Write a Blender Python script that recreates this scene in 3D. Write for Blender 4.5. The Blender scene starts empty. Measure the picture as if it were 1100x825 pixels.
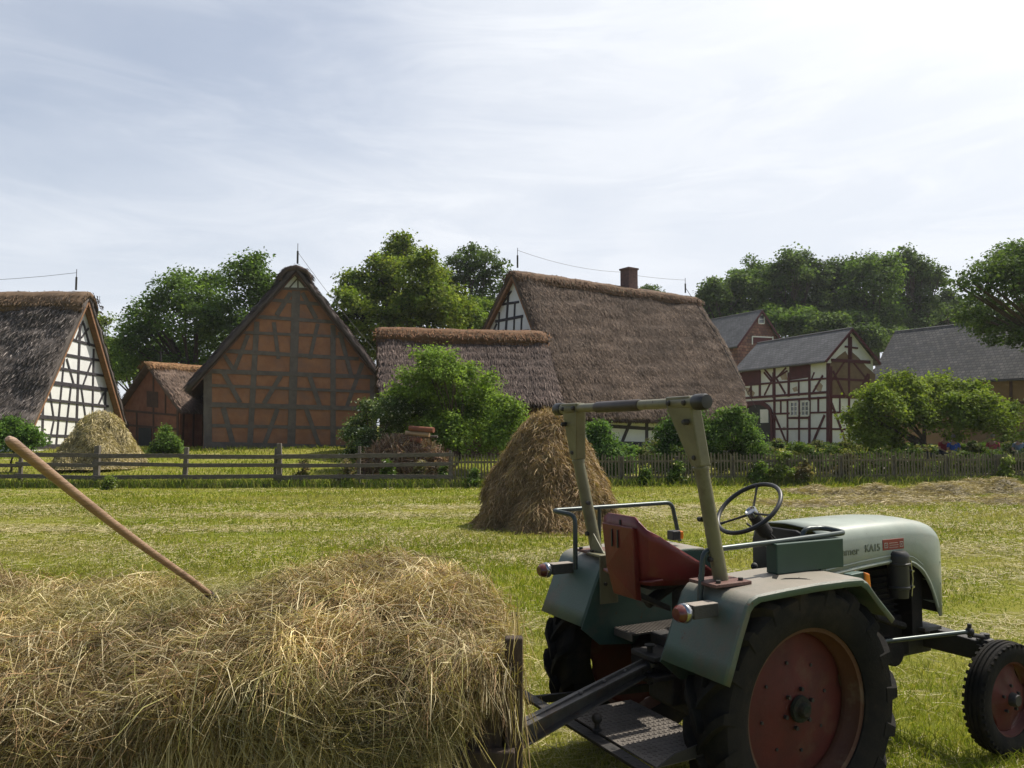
import bpy, math, random
import numpy as np
from mathutils import Vector, Matrix, noise as mnoise
PI = math.pi; R = math.radians
sc = bpy.context.scene; col = sc.collection
RNG = np.random.default_rng(7); random.seed(7)

# ---------------------------------------------------------------- camera, light, exposure
CAM_H = 1.856; FPX = 830.0; PITCH = math.atan(52.5 / FPX)
cd = bpy.data.cameras.new('camera'); cam = bpy.data.objects.new('camera', cd); col.objects.link(cam)
cam.location = (0, 0, CAM_H); cam.rotation_euler = (PI / 2 + PITCH, 0, 0)
cd.sensor_width = 36; cd.lens = 36 * FPX / 1100; cd.clip_start = .05; cd.clip_end = 3000
sc.camera = cam
SUN_EL = R(56); SUN_AZ = R(31)            # azimuth from +x towards +y
SD = Vector((math.cos(SUN_EL) * math.cos(SUN_AZ), math.cos(SUN_EL) * math.sin(SUN_AZ), math.sin(SUN_EL)))
ld = bpy.data.lights.new('sun', 'SUN'); ld.energy = 5.0; ld.angle = R(.6); ld.color = (1, .94, .84)
sun = bpy.data.objects.new('sun', ld); col.objects.link(sun); sun.rotation_euler = SD.to_track_quat('Z', 'Y').to_euler()
sun.location = (30, 20, 60)
W = bpy.data.worlds.new('World'); sc.world = W; W.use_nodes = True
nt = W.node_tree; nt.nodes.clear(); N = nt.nodes.new; L = nt.links.new
wo = N('ShaderNodeOutputWorld'); bg = N('ShaderNodeBackground'); L(bg.outputs[0], wo.inputs[0])
sky = N('ShaderNodeTexSky'); sky.sky_type = 'NISHITA'; sky.sun_disc = False
sky.sun_elevation = SUN_EL; sky.sun_rotation = PI / 2 - SUN_AZ; sky.dust_density = 2.0; sky.air_density = 1.0
tc = N('ShaderNodeTexCoord')
def wmap(scale, rot=(0, 0, 0)):
    m = N('ShaderNodeMapping'); m.inputs['Scale'].default_value = scale; m.inputs['Rotation'].default_value = rot
    L(tc.outputs['Generated'], m.inputs[0]); return m.outputs[0]
def wnoise(vec, sc_, det=6, rough=.55, dist=0.):
    n = N('ShaderNodeTexNoise'); n.inputs['Scale'].default_value = sc_; n.inputs['Detail'].default_value = det
    n.inputs['Roughness'].default_value = rough; n.inputs['Distortion'].default_value = dist
    L(vec, n.inputs['Vector']); return n.outputs[0]
def wramp(f, a, b, va=0., vb=1.):
    m = N('ShaderNodeMapRange'); m.inputs[1].default_value = a; m.inputs[2].default_value = b
    m.inputs[3].default_value = va; m.inputs[4].default_value = vb; m.interpolation_type = 'SMOOTHSTEP'
    L(f, m.inputs[0]); return m.outputs[0]
def wmath(op, a, b):
    m = N('ShaderNodeMath'); m.operation = op
    for i, v in enumerate((a, b)):
        if isinstance(v, (int, float)): m.inputs[i].default_value = v
        else: L(v, m.inputs[i])
    return m.outputs[0]
n1 = wramp(wnoise(wmap((1.0, 1.3, 3.2), (0, R(14), 0)), 1.7, 7, .52, .5), .34, .68)
n2 = wramp(wnoise(wmap((1.4, 1., 6.5), (0, R(-20), 0)), 2.6, 8, .62, 1.0), .35, .75)
dp = N('ShaderNodeVectorMath'); dp.operation = 'DOT_PRODUCT'; L(tc.outputs['Generated'], dp.inputs[0])
dp.inputs[1].default_value = SD
aur = wramp(dp.outputs['Value'], .55, 1.05)                        # thin cloud scatters more light near the sun
leftd = N('ShaderNodeVectorMath'); leftd.operation = 'DOT_PRODUCT'; L(tc.outputs['Generated'], leftd.inputs[0])
leftd.inputs[1].default_value = Vector((-.52, .72, .46)).normalized()
clear = wramp(leftd.outputs['Value'], .84, 1.0, 0., .38)
cover = wmath('ADD', wmath('MULTIPLY', n1, .20), wmath('MULTIPLY', n2, .12))
spz = N('ShaderNodeSeparateXYZ'); L(tc.outputs['Generated'], spz.inputs[0])
cover = wmath('ADD', cover, wramp(spz.outputs[2], .02, .45, .92, .70)); cover = wmath('SUBTRACT', cover, clear)
bk = N('ShaderNodeVectorMath'); bk.operation = 'DOT_PRODUCT'; L(tc.outputs['Generated'], bk.inputs[0])
bk.inputs[1].default_value = Vector((-.35, -.85, .35)).normalized()      # the veil of cloud thins out to blue in the unseen half of the sky, to lower the fill light
cover = wmath('SUBTRACT', cover, wramp(bk.outputs['Value'], -.05, .55, 0., .85))
cover = wmath('MINIMUM', wmath('MAXIMUM', wmath('ADD', cover, wmath('MULTIPLY', aur, .5)), 0.), .97)
cl = N('ShaderNodeMixRGB'); cl.inputs[1].default_value = (6.9, 7.25, 7.85, 1); cl.inputs[2].default_value = (8.5, 8.7, 9.0, 1)
L(wmath('MINIMUM', wmath('ADD', wmath('MULTIPLY', n2, .38), wmath('MULTIPLY', aur, 1.2)), 1.), cl.inputs[0])
mx = N('ShaderNodeMixRGB'); L(cover, mx.inputs[0]); L(sky.outputs[0], mx.inputs[1]); L(cl.outputs[0], mx.inputs[2])
gl = N('ShaderNodeMixRGB'); gl.inputs[2].default_value = (13, 13, 12.8, 1); L(mx.outputs[0], gl.inputs[1])       # the veil glows round the sun
L(wmath('MULTIPLY', wmath('ADD', wramp(dp.outputs['Value'], .74, 1.0), wmath('MULTIPLY', n2, .0)), .85), gl.inputs[0])
L(gl.outputs[0], bg.inputs[0]); bg.inputs[1].default_value = .1
sc.view_settings.view_transform = 'Standard'; sc.view_settings.look = 'None'
sc.view_settings.exposure = 0.30; sc.view_settings.gamma = 1; sc.view_settings.use_curve_mapping = False
sc.cycles.max_bounces = 6; sc.cycles.transparent_max_bounces = 6

# ---------------------------------------------------------------- helpers
def tag(o, label=None, cat=None, group=None, kind=None):
    if label: o['label'] = label
    if cat: o['category'] = cat
    if group: o['group'] = group
    if kind: o['kind'] = kind
    return o
def empty(name, loc=(0, 0, 0), rz=0., **k):
    o = bpy.data.objects.new(name, None); col.objects.link(o); o.location = loc; o.rotation_euler = (0, 0, rz)
    o.empty_display_size = .2
    return tag(o, **k)
def ray(px, py):
    xc = (px - 550) / FPX; yc = (412.5 - py) / FPX
    return np.array([xc, math.cos(PITCH) - yc * math.sin(PITCH), math.sin(PITCH) + yc * math.cos(PITCH)])
def at(px, py, Y):
    d = ray(px, py); return np.array([0, 0, CAM_H]) + d * (Y / d[1])
def sstep(t): t = min(1, max(0, t)); return t * t * (3 - 2 * t)
def gz(x, y):
    """height of the ground: the mown field is level, behind the fence it rises by a metre"""
    h = 1.0 * sstep((y - 26.2) / 17.0)
    if y > 70: h += min(3.0, (y - 70) * .02)
    return h
def gzv(x, y):
    t = np.clip((y - 26.2) / 17, 0, 1); return t * t * (3 - 2 * t) + np.clip((y - 70) * .02, 0, 3)
def snoise(x, y, seed=0.):
    """cheap smooth noise in about -1..1, vectorised"""
    s = 0
    for i, (a, b, w) in enumerate(((1.0, .37, 1), (-.53, 1.13, .9), (.81, -.95, .8), (1.9, 1.3, .5), (-2.3, 1.7, .45), (.3, -2.9, .4))):
        s = s + w * np.sin(a * x + b * y + 1.7 * i + seed * (1.3 + i))
    return s / 2.4
def nrm(v): return v / np.maximum(np.linalg.norm(v, axis=-1, keepdims=True), 1e-9)

def mesh_np(name, verts, quads, mat, parent=None, cols=None, smooth=False, loc=None):
    me = bpy.data.meshes.new(name); verts = np.asarray(verts, dtype=np.float32); quads = np.asarray(quads, dtype=np.int32)
    n, m = len(verts), len(quads); k = quads.shape[1]
    me.vertices.add(n); me.vertices.foreach_set('co', verts.ravel())
    me.loops.add(m * k); me.loops.foreach_set('vertex_index', quads.ravel())
    me.polygons.add(m); me.polygons.foreach_set('loop_start', np.arange(0, m * k, k, dtype=np.int32))
    me.update(calc_edges=True)
    if smooth: me.polygons.foreach_set('use_smooth', np.ones(m, dtype=bool))
    if cols is not None:
        a = me.color_attributes.new('Col', 'FLOAT_COLOR', 'POINT'); c = np.ones((n, 4), dtype=np.float32); c[:, :3] = cols
        a.data.foreach_set('color', c.ravel())
    me.materials.append(mat)
    o = bpy.data.objects.new(name, me); col.objects.link(o)
    if loc is not None: o.location = loc
    if parent: o.parent = parent
    return o
def ribbons(P, width, cols, taper=True, side=None):
    """P (n,k,3) strand points -> verts, quads, cols of flat ribbons"""
    n, k, _ = P.shape
    tan = nrm(P[:, -1] - P[:, 0])
    if side is None: side = RNG.normal(size=(n, 3))
    s = nrm(np.cross(tan, side)); w = np.asarray(width).reshape(-1, 1, 1) * .5
    prof = np.ones(k) if not taper else np.concatenate([[.75], np.ones(max(0, k - 2)), [.25]])
    off = s[:, None, :] * w * prof[None, :, None]
    V = np.stack([P - off, P + off], axis=2).reshape(-1, 3)
    b = (np.arange(n) * k * 2)[:, None] + (np.arange(k - 1) * 2)[None, :]
    Q = np.stack([b, b + 1, b + 3, b + 2], axis=-1).reshape(-1, 4)
    return V, Q, np.repeat(cols, k * 2, axis=0)
def merge(parts):
    V, Q, C, o = [], [], [], 0
    for v, q, c in parts: V.append(v); Q.append(q + o); C.append(c); o += len(v)
    return np.concatenate(V), np.concatenate(Q), np.concatenate(C)
def palette(n, cols, var=.15, rng=RNG):
    c = np.array(cols)[rng.integers(0, len(cols), n)]
    return np.clip(c * (1 + rng.normal(size=(n, 1)) * var), .003, .95)

class MB:
    """collects solids, then links them as ONE mesh object"""
    def __init__(s): s.v = []; s.f = []
    def add(s, vs, fs):
        o = len(s.v); s.v += [tuple(v) for v in vs]; s.f += [tuple(i + o for i in f) for f in fs]; return s
    def hexa(s, p): return s.add(p, [(3, 2, 1, 0), (4, 5, 6, 7), (0, 1, 5, 4), (1, 2, 6, 5), (2, 3, 7, 6), (3, 0, 4, 7)])
    def box(s, c, size, rot=None):
        x, y, z = [q / 2 for q in size]
        p = [Vector(q) for q in ((-x, -y, -z), (x, -y, -z), (x, y, -z), (-x, y, -z), (-x, -y, z), (x, -y, z), (x, y, z), (-x, y, z))]
        if rot is not None: p = [rot @ q for q in p]
        return s.hexa([q + Vector(c) for q in p])
    def b2(s, lo, hi): return s.box([(a + b) / 2 for a, b in zip(lo, hi)], [b - a for a, b in zip(lo, hi)])
    def beam(s, a, b, w, h, up=(0, 0, 1), w2=None, h2=None):
        a = Vector(a); b = Vector(b); t = (b - a).normalized(); sd = t.cross(Vector(up)).normalized(); u = sd.cross(t).normalized()
        w2 = w if w2 is None else w2; h2 = h if h2 is None else h2; P = []
        for p, ww, hh in ((a, w, h), (b, w2, h2)):
            P += [p - sd * ww / 2 - u * hh / 2, p + sd * ww / 2 - u * hh / 2, p + sd * ww / 2 + u * hh / 2, p - sd * ww / 2 + u * hh / 2]
        return s.add(P, [(0, 1, 2, 3), (7, 6, 5, 4), (0, 4, 5, 1), (1, 5, 6, 2), (2, 6, 7, 3), (3, 7, 4, 0)])
    def tube(s, pts, r, seg=12, caps=True, closed=False):
        pts = [Vector(p) for p in pts]; n = len(pts); rs = r if isinstance(r, (list, tuple)) else [r] * n
        prev = None; rings = []
        for i, p in enumerate(pts):
            if closed: t = (pts[(i + 1) % n] - pts[i - 1]).normalized()
            else: t = (pts[min(i + 1, n - 1)] - pts[max(i - 1, 0)]).normalized()
            if prev is None:
                q = Vector((0, 0, 1)) if abs(t.z) < .9 else Vector((1, 0, 0)); a = t.cross(q).normalized()
            else: a = (prev - t * prev.dot(t)).normalized()
            prev = a; b = t.cross(a)
            rings.append([p + (a * math.cos(k * 2 * PI / seg) + b * math.sin(k * 2 * PI / seg)) * rs[i] for k in range(seg)])
        V = [q for rg in rings for q in rg]; F = []
        for i in range(n if closed else n - 1):
            j = (i + 1) % n
            for k in range(seg): F.append((i * seg + k, i * seg + (k + 1) % seg, j * seg + (k + 1) % seg, j * seg + k))
        if caps and not closed: F += [tuple(range(seg))[::-1], tuple(range((n - 1) * seg, n * seg))]
        return s.add(V, F)
    def cyl(s, a, b, r, seg=16, r2=None): return s.tube([a, b], [r, r if r2 is None else r2], seg)
    def lathe(s, prof, c, ax, seg=32, ref=None, closed=True):
        """prof: (radius, distance along axis)"""
        c = Vector(c); ax = Vector(ax).normalized(); q = Vector(ref) if ref else (Vector((0, 0, 1)) if abs(ax.z) < .9 else Vector((1, 0, 0)))
        a = ax.cross(q).normalized(); b = ax.cross(a); n = len(prof)
        V = [c + ax * d + (a * math.cos(k * 2 * PI / seg) + b * math.sin(k * 2 * PI / seg)) * r for r, d in prof for k in range(seg)]
        F = [(i * seg + k, i * seg + (k + 1) % seg, (i + 1) % n * seg + (k + 1) % seg, (i + 1) % n * seg + k) for i in range(n if closed else n - 1) for k in range(seg)]
        return s.add(V, F)
    def ball(s, c, r, seg=12, sc3=(1, 1, 1)):
        c = Vector(c); n = seg // 2; V = [c + Vector((0, 0, -r * sc3[2]))]; F = []
        for i in range(1, n):
            a = -PI / 2 + PI * i / n
            V += [c + Vector((math.cos(a) * math.cos(k * 2 * PI / seg) * r * sc3[0], math.cos(a) * math.sin(k * 2 * PI / seg) * r * sc3[1], math.sin(a) * r * sc3[2])) for k in range(seg)]
        V.append(c + Vector((0, 0, r * sc3[2])))
        for k in range(seg):
            F.append((0, 1 + (k + 1) % seg, 1 + k)); F.append((len(V) - 1, 1 + (n - 2) * seg + k, 1 + (n - 2) * seg + (k + 1) % seg))
            for i in range(n - 2): F.append((1 + i * seg + k, 1 + i * seg + (k + 1) % seg, 1 + (i + 1) * seg + (k + 1) % seg, 1 + (i + 1) * seg + k))
        return s.add(V, F)
    def prism(s, poly, off):
        """poly: 3d outline, extruded by vector off"""
        p = [Vector(q) for q in poly]; o = Vector(off); n = len(p)
        return s.add(p + [q + o for q in p], [tuple(range(n))[::-1], tuple(range(n, 2 * n))] + [(i, (i + 1) % n, n + (i + 1) % n, n + i) for i in range(n)])
    def grid(s, rows):
        m = len(rows[0]); V = [p for r in rows for p in r]
        return s.add(V, [(i * m + j, i * m + j + 1, (i + 1) * m + j + 1, (i + 1) * m + j) for i in range(len(rows) - 1) for j in range(m - 1)])
    def build(s, name, mat, parent=None, bevel=0., smooth=False, solid=0., loc=None):
        me = bpy.data.meshes.new(name); me.from_pydata([tuple(v) for v in s.v], [], s.f); me.materials.append(mat)
        import bmesh
        bm = bmesh.new(); bm.from_mesh(me)
        if smooth: bmesh.ops.remove_doubles(bm, verts=bm.verts, dist=1e-5)
        bmesh.ops.recalc_face_normals(bm, faces=bm.faces); bm.to_mesh(me); bm.free()
        o = bpy.data.objects.new(name, me); col.objects.link(o)
        if smooth:
            me.polygons.foreach_set('use_smooth', [True] * len(me.polygons))
            me.set_sharp_from_angle(angle=R(38))
        if solid: md = o.modifiers.new('solid', 'SOLIDIFY'); md.thickness = solid; md.offset = 0
        if bevel:
            md = o.modifiers.new('bevel', 'BEVEL'); md.width = bevel; md.segments = 2; md.limit_method = 'ANGLE'; md.angle_limit = R(40)
        if parent: o.parent = parent
        if loc is not None: o.location = loc
        return o

# ---------------------------------------------------------------- materials
MATS = {}
def mat(name, base, base2=None, scale=6., rough=.7, metal=0., bump=0., bscale=40., stretch=(1, 1, 1), base3=None, s3=1.2, t3=(.55, .68), col_attr=False, trans=0., spec=.4, coat=0., dust=None, chip=None):
    if name in MATS: return MATS[name]
    m = bpy.data.materials.new(name); m.use_nodes = True; t = m.node_tree; bs = t.nodes['Principled BSDF']
    bs.inputs['Roughness'].default_value = rough; bs.inputs['Metallic'].default_value = metal; bs.inputs['Specular IOR Level'].default_value = spec
    if coat: bs.inputs['Coat Weight'].default_value = coat; bs.inputs['Coat Roughness'].default_value = .25
    tcn = t.nodes.new('ShaderNodeTexCoord'); mp = t.nodes.new('ShaderNodeMapping'); mp.inputs['Scale'].default_value = stretch
    t.links.new(tcn.outputs['Object'], mp.inputs[0])
    def noise(s, d=6, r=.6):
        n = t.nodes.new('ShaderNodeTexNoise'); n.inputs['Scale'].default_value = s; n.inputs['Detail'].default_value = d; n.inputs['Roughness'].default_value = r
        t.links.new(mp.outputs[0], n.inputs['Vector']); return n
    def mixc(f, a, b, lo, hi):
        mr = t.nodes.new('ShaderNodeMapRange'); mr.inputs[1].default_value = lo; mr.inputs[2].default_value = hi; t.links.new(f, mr.inputs[0])
        x = t.nodes.new('ShaderNodeMixRGB'); t.links.new(mr.outputs[0], x.inputs[0])
        for i, v in ((1, a), (2, b)):
            if isinstance(v, tuple): x.inputs[i].default_value = (*v, 1)
            else: t.links.new(v, x.inputs[i])
        return x.outputs[0]
    if col_attr:
        a = t.nodes.new('ShaderNodeAttribute'); a.attribute_name = 'Col'; c = a.outputs['Color']
        t.links.new(c, bs.inputs['Base Color'])
    else:
        c = mixc(noise(scale).outputs[0], base, base2 or tuple(q * .75 for q in base), .38, .64)
        if base3: c = mixc(noise(s3, 8, .65).outputs[0], c, base3, *t3)
        if chip: c = mixc(noise(chip[0], 9, .72).outputs[0], c, chip[2], chip[1], chip[1] + .035)
        if dust:                                                    # dust that has settled on what faces up
            ge = t.nodes.new('ShaderNodeNewGeometry'); sx = t.nodes.new('ShaderNodeSeparateXYZ'); t.links.new(ge.outputs['Normal'], sx.inputs[0])
            mu = t.nodes.new('ShaderNodeMath'); mu.operation = 'MULTIPLY_ADD'; mu.inputs[1].default_value = .55; t.links.new(noise(7, 8, .7).outputs[0], mu.inputs[0]); t.links.new(sx.outputs[2], mu.inputs[2])
            c = mixc(mu.outputs[0], c, dust, .72, 1.32)
        t.links.new(c, bs.inputs['Base Color'])
    if bump:
        b = t.nodes.new('ShaderNodeBump'); b.inputs['Strength'].default_value = min(1, bump); b.inputs['Distance'].default_value = .02 * max(1, bump)
        t.links.new(noise(bscale, 8, .7).outputs[0], b.inputs['Height']); t.links.new(b.outputs[0], bs.inputs['Normal'])
    if trans:
        tr = t.nodes.new('ShaderNodeBsdfTranslucent'); ms = t.nodes.new('ShaderNodeMixShader'); ms.inputs[0].default_value = trans
        g = t.nodes.new('ShaderNodeMixRGB'); g.blend_type = 'MULTIPLY'; g.inputs[0].default_value = 1; t.links.new(c, g.inputs[1]); g.inputs[2].default_value = (1.25, 1.3, .6, 1)
        t.links.new(g.outputs[0], tr.inputs[0]); t.links.new(bs.outputs[0], ms.inputs[1]); t.links.new(tr.outputs[0], ms.inputs[2])
        t.links.new(ms.outputs[0], t.nodes['Material Output'].inputs[0])
    MATS[name] = m; return m
LEAF = mat('leaf', (0, 0, 0), col_attr=True, trans=.40, rough=.7, spec=.10)
STRAW = mat('straw', (0, 0, 0), col_attr=True, trans=.2, rough=.65, spec=.3)
BARK = mat('bark', (.09, .065, .045), (.05, .038, .028), 8, .9, bump=1, bscale=14, stretch=(1, 1, .3))
GREEN = mat('green_paint', (.048, .088, .068), (.04, .074, .058), 5, .42, bump=.15, bscale=90, base3=(.10, .085, .06), s3=3.5, t3=(.54, .76), spec=.4, chip=(13, .635, (.075, .04, .025)))
HOODP = mat('hood_paint', (.30, .335, .285), (.245, .275, .232), 4, .34, bump=.06, bscale=60, base3=(.34, .33, .27), s3=5, t3=(.52, .75), spec=.5, chip=(16, .665, (.14, .10, .07)))
FENDP = mat('dusty_fender_paint', (.072, .115, .09), (.062, .10, .08), 5, .5, bump=.15, bscale=90, base3=(.12, .095, .07), s3=2.6, t3=(.50, .72), spec=.4, dust=(.235, .205, .165), chip=(12, .64, (.085, .045, .03)))
TOOLG = mat('toolbox_green', (.020, .052, .036), (.016, .042, .030), 5, .5, base3=(.04, .05, .035), s3=6, t3=(.6, .75))
HUBG = mat('greasy_hub', (.018, .028, .018), (.03, .026, .02), 14, .85, bump=.5, base3=(.05, .035, .025), s3=9, t3=(.5, .6), spec=.15)
DUSTY = mat('dusty_iron', (.07, .065, .055), (.05, .046, .04), 7, .7, bump=.3, dust=(.27, .23, .19))
CREAM = mat('cream_paint', (.160, .148, .088), (.124, .114, .068), 9, .42, bump=.12, bscale=70, base3=(.10, .08, .05), s3=7, t3=(.57, .66), spec=.35, chip=(15, .645, (.06, .035, .022)))
REDP = mat('red_paint', (.135, .016, .014), (.10, .015, .012), 6, .36, bump=.1, bscale=50, base3=(.12, .035, .022), s3=5, t3=(.54, .72), spec=.4, chip=(14, .65, (.055, .028, .02)))
RUST = mat('rusty_plate', (.10, .04, .03), (.15, .085, .065), 12, .7, bump=.4)
RIM = mat('wheel_red', (.092, .014, .009), (.062, .012, .008), 5, .7, bump=.15, base3=(.10, .05, .028), s3=4, t3=(.55, .75))
RIMO = mat('rim_ochre', (.085, .034, .017), (.065, .024, .013), 5, .6, bump=.15, base3=(.12, .08, .05), s3=6)
TYRE = mat('tyre_rubber', (.013, .0125, .012), (.024, .021, .017), 5, .85, bump=.3, bscale=60, base3=(.046, .036, .025), s3=3.5, t3=(.52, .75), spec=.12)
BLACK = mat('black_plastic', (.018, .018, .018), (.03, .028, .026), 8, .45)
SLEEVE = mat('brown_black_sleeve', (.03, .022, .018), (.05, .036, .03), 8, .5)
IRON = mat('dark_iron', (.020, .019, .018), (.036, .030, .026), 7, .6, bump=.3, bscale=50, base3=(.05, .036, .026), s3=6)
BLACKIRON = mat('black_iron', (.009, .0085, .008), (.018, .015, .013), 9, .8, bump=.3, base3=(.03, .022, .016), s3=7, t3=(.55, .7), spec=.2)  # iron toned near black, for engine and gearbox
STEEL = mat('worn_steel', (.11, .105, .10), (.07, .064, .062), 10, .45, metal=.4, bump=.2, base3=(.12, .08, .06), s3=8)
RAILM = mat('rail_metal', (.055, .07, .066), (.04, .05, .048), 6, .35, metal=.35)
CHROME = mat('chrome', (.38, .38, .38), (.30, .30, .30), 5, .2, metal=.9)
LENSR = mat('red_lens', (.11, .028, .02), (.085, .024, .018), 5, .18, spec=.6)
LENSO = mat('orange_lens', (.75, .22, .02), (.65, .18, .02), 5, .2, spec=.6)
ALU = mat('chequer_plate', (.17, .15, .13), (.12, .105, .09), 9, .5, metal=.3)
WOODG = mat('weathered_wood', (.15, .128, .105), (.085, .07, .055), 6, .85, bump=.8, bscale=16, stretch=(1, 6, 6))
WOODV = mat('weathered_post', (.17, .145, .12), (.09, .078, .062), 6, .85, bump=.8, bscale=16, stretch=(6, 6, 1))
PICK = mat('picket_wood', (.18, .155, .095), (.10, .085, .055), 5, .85, bump=.5, bscale=20, stretch=(6, 6, 1))
WAGW = mat('wagon_wood', (.075, .05, .035), (.045, .032, .024), 5, .85, bump=.8, bscale=14, stretch=(5, 5, 1))
ASH = mat('ash_handle', (.36, .235, .155), (.26, .16, .10), 9, .35, base3=(.15, .09, .06), s3=5, t3=(.52, .7), bump=.4, bscale=30, stretch=(1, 1, 10), spec=.5)
# ---------------------------------------------------------------- ground
def ground_material():
    m = bpy.data.materials.new('meadow_ground'); m.use_nodes = True; t = m.node_tree; bs = t.nodes['Principled BSDF']; bs.inputs['Roughness'].default_value = .95
    bs.inputs['Specular IOR Level'].default_value = .1
    g = t.nodes.new('ShaderNodeNewGeometry')
    def noise(s, st=(1, 1, 1), d=6, r=.6):
        mp = t.nodes.new('ShaderNodeMapping'); mp.inputs['Scale'].default_value = st; t.links.new(g.outputs['Position'], mp.inputs[0])
        n = t.nodes.new('ShaderNodeTexNoise'); n.inputs['Scale'].default_value = s; n.inputs['Detail'].default_value = d; n.inputs['Roughness'].default_value = r
        t.links.new(mp.outputs[0], n.inputs[0]); return n.outputs[0]
    def mix(f, a, b, lo, hi):
        mr = t.nodes.new('ShaderNodeMapRange'); mr.inputs[1].default_value = lo; mr.inputs[2].default_value = hi; t.links.new(f, mr.inputs[0])
        x = t.nodes.new('ShaderNodeMixRGB'); t.links.new(mr.outputs[0], x.inputs[0])
        for i, v in ((1, a), (2, b)):
            if isinstance(v, tuple): x.inputs[i].default_value = (*v, 1)
            else: t.links.new(v, x.inputs[i])
        return x.outputs[0]
    c = mix(noise(.45, (.7, 1.1, 1)), (.145, .165, .017), (.20, .19, .030), .36, .64)
    c = mix(noise(1.1, (.45, 1.4, 1), 8, .7), c, (.34, .28, .135), .52, .68)
    c = mix(noise(9, (1, 1, 1), 8, .75), c, (.06, .085, .018), .52, .75)
    c = mix(noise(38, (1, 1, 1), 6, .8), c, (.30, .27, .12), .60, .8)
    t.links.new(c, bs.inputs['Base Color'])
    b = t.nodes.new('ShaderNodeBump'); b.inputs['Strength'].default_value = .8; b.inputs['Distance'].default_value = .05
    t.links.new(noise(22, (1, 1, 1), 8, .75), b.inputs['Height']); t.links.new(b.outputs[0], bs.inputs['Normal'])
    return m
GROUND = ground_material()
xs = np.concatenate([np.linspace(-700, -60, 12), np.linspace(-50, 50, 101), np.linspace(60, 700, 12)])
ys = np.concatenate([np.linspace(-60, 0, 7), np.linspace(1, 80, 140), np.linspace(90, 1500, 14)])
X, Y = np.meshgrid(xs, ys); Z = gzv(X, Y) + np.where(np.abs(X) < 60, snoise(X * .9, Y * .9) * .012, 0)
nx = len(xs); ny = len(ys); I = (np.arange(ny - 1)[:, None] * nx + np.arange(nx - 1)[None, :])
Q = np.stack([I, I + 1, I + nx + 1, I + nx], -1).reshape(-1, 4)
gnd = mesh_np('meadow_ground', np.stack([X, Y, Z], -1).reshape(-1, 3), Q, GROUND, smooth=True); tag(gnd, kind='structure')

def blades(n, y0, y1, hmul, cols, xr=.82, seed=1):
    r = np.random.default_rng(seed)
    y = np.exp(r.uniform(math.log(y0), math.log(y1), n)); x = r.uniform(-xr, xr, n) * (y + 1.0)
    dens = snoise(x * 1.3, y * 1.6, 2.) * .5 + snoise(x * .35, y * .5, 5.) * .5
    keep = r.uniform(size=n) < .75 + .35 * dens; x, y, dens = x[keep], y[keep], dens[keep]; n = len(x)
    h = hmul * (.035 + .05 * r.random(n) ** 2) * (1 + .5 * dens); a = r.uniform(0, 2 * PI, n); ln = h * r.uniform(.2, 1.1, n)
    base = np.stack([x, y, gzv(x, y) - .005], -1); d = np.stack([np.cos(a), np.sin(a), np.zeros(n)], -1)
    P = np.stack([base, base + d * (ln * .3)[:, None] + np.array([0, 0, 1]) * (h * .65)[:, None], base + d * ln[:, None] + np.array([0, 0, 1]) * h[:, None]], 1)
    w = np.maximum(.0035, .0007 * y) * r.uniform(.7, 1.4, n)
    side = np.stack([r.normal(size=n) * .35, np.ones(n), np.zeros(n)], -1)
    c = palette(n, cols, .18, r)
    dry = np.clip(snoise(x * .5, y * 1.4, 9.) * 1.3 + .0, 0, 1)[:, None] * .55; c = c * (1 + .13 * snoise(x * .8, y * 1.1, 14.)[:, None])
    c = c * (1 - dry) + np.array([.34, .29, .13]) * dry
    return ribbons(P, w, c, True, side)
GC = [(.155, .200, .018), (.19, .220, .024), (.125, .170, .016), (.225, .232, .036), (.28, .26, .065)]
V, Qd, C = merge([blades(330000, 2.6, 27, .95, GC, seed=1), blades(40000, 26.5, 44, 2.2, GC, seed=2)])
g = mesh_np('grass', V, Qd, LEAF, cols=C); tag(g, 'short mown green grass covering the whole field', 'grass', kind='stuff')
# loose cut straw lying on the mown field
def lying(n, y0, y1, seed, bx=None, length=(.10, .3), z=.03, wmul=1.):
    r = np.random.default_rng(seed)
    if bx is None:
        y = np.exp(r.uniform(math.log(y0), math.log(y1), n)); x = r.uniform(-.8, .8, n) * (y + 1)
        k = r.random(n) < np.clip(snoise(x * .45, y * 1.2, 9.) * .9 + .25, .08, 1); x, y = x[k], y[k]
    else: x = bx[0] + r.normal(size=n) * bx[1]; y = bx[2] + r.normal(size=n) * bx[3]
    n = len(x); a = r.uniform(0, PI, n); l = r.uniform(*length, n)
    d = np.stack([np.cos(a), np.sin(a), r.normal(size=n) * .12], -1); side0 = np.stack([-np.sin(a), np.cos(a), np.zeros(n)], -1)
    c0 = np.stack([x, y, gzv(x, y) + r.uniform(.01, z, n)], -1); bend = (r.normal(size=n) * .18 * l)[:, None]
    P = np.stack([c0 - d * l[:, None] * .5, c0 + side0 * bend, c0 + d * l[:, None] * .5], 1)
    return ribbons(P, np.maximum(.003, .0006 * y) * wmul, palette(n, [(.42, .36, .18), (.36, .30, .15), (.48, .42, .24), (.30, .27, .12)], .15, r), False, np.tile([0., 0, 1], (n, 1)) + r.normal(size=(n, 3)) * .4)
parts = [lying(70000, 3, 27, 3)]
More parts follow.
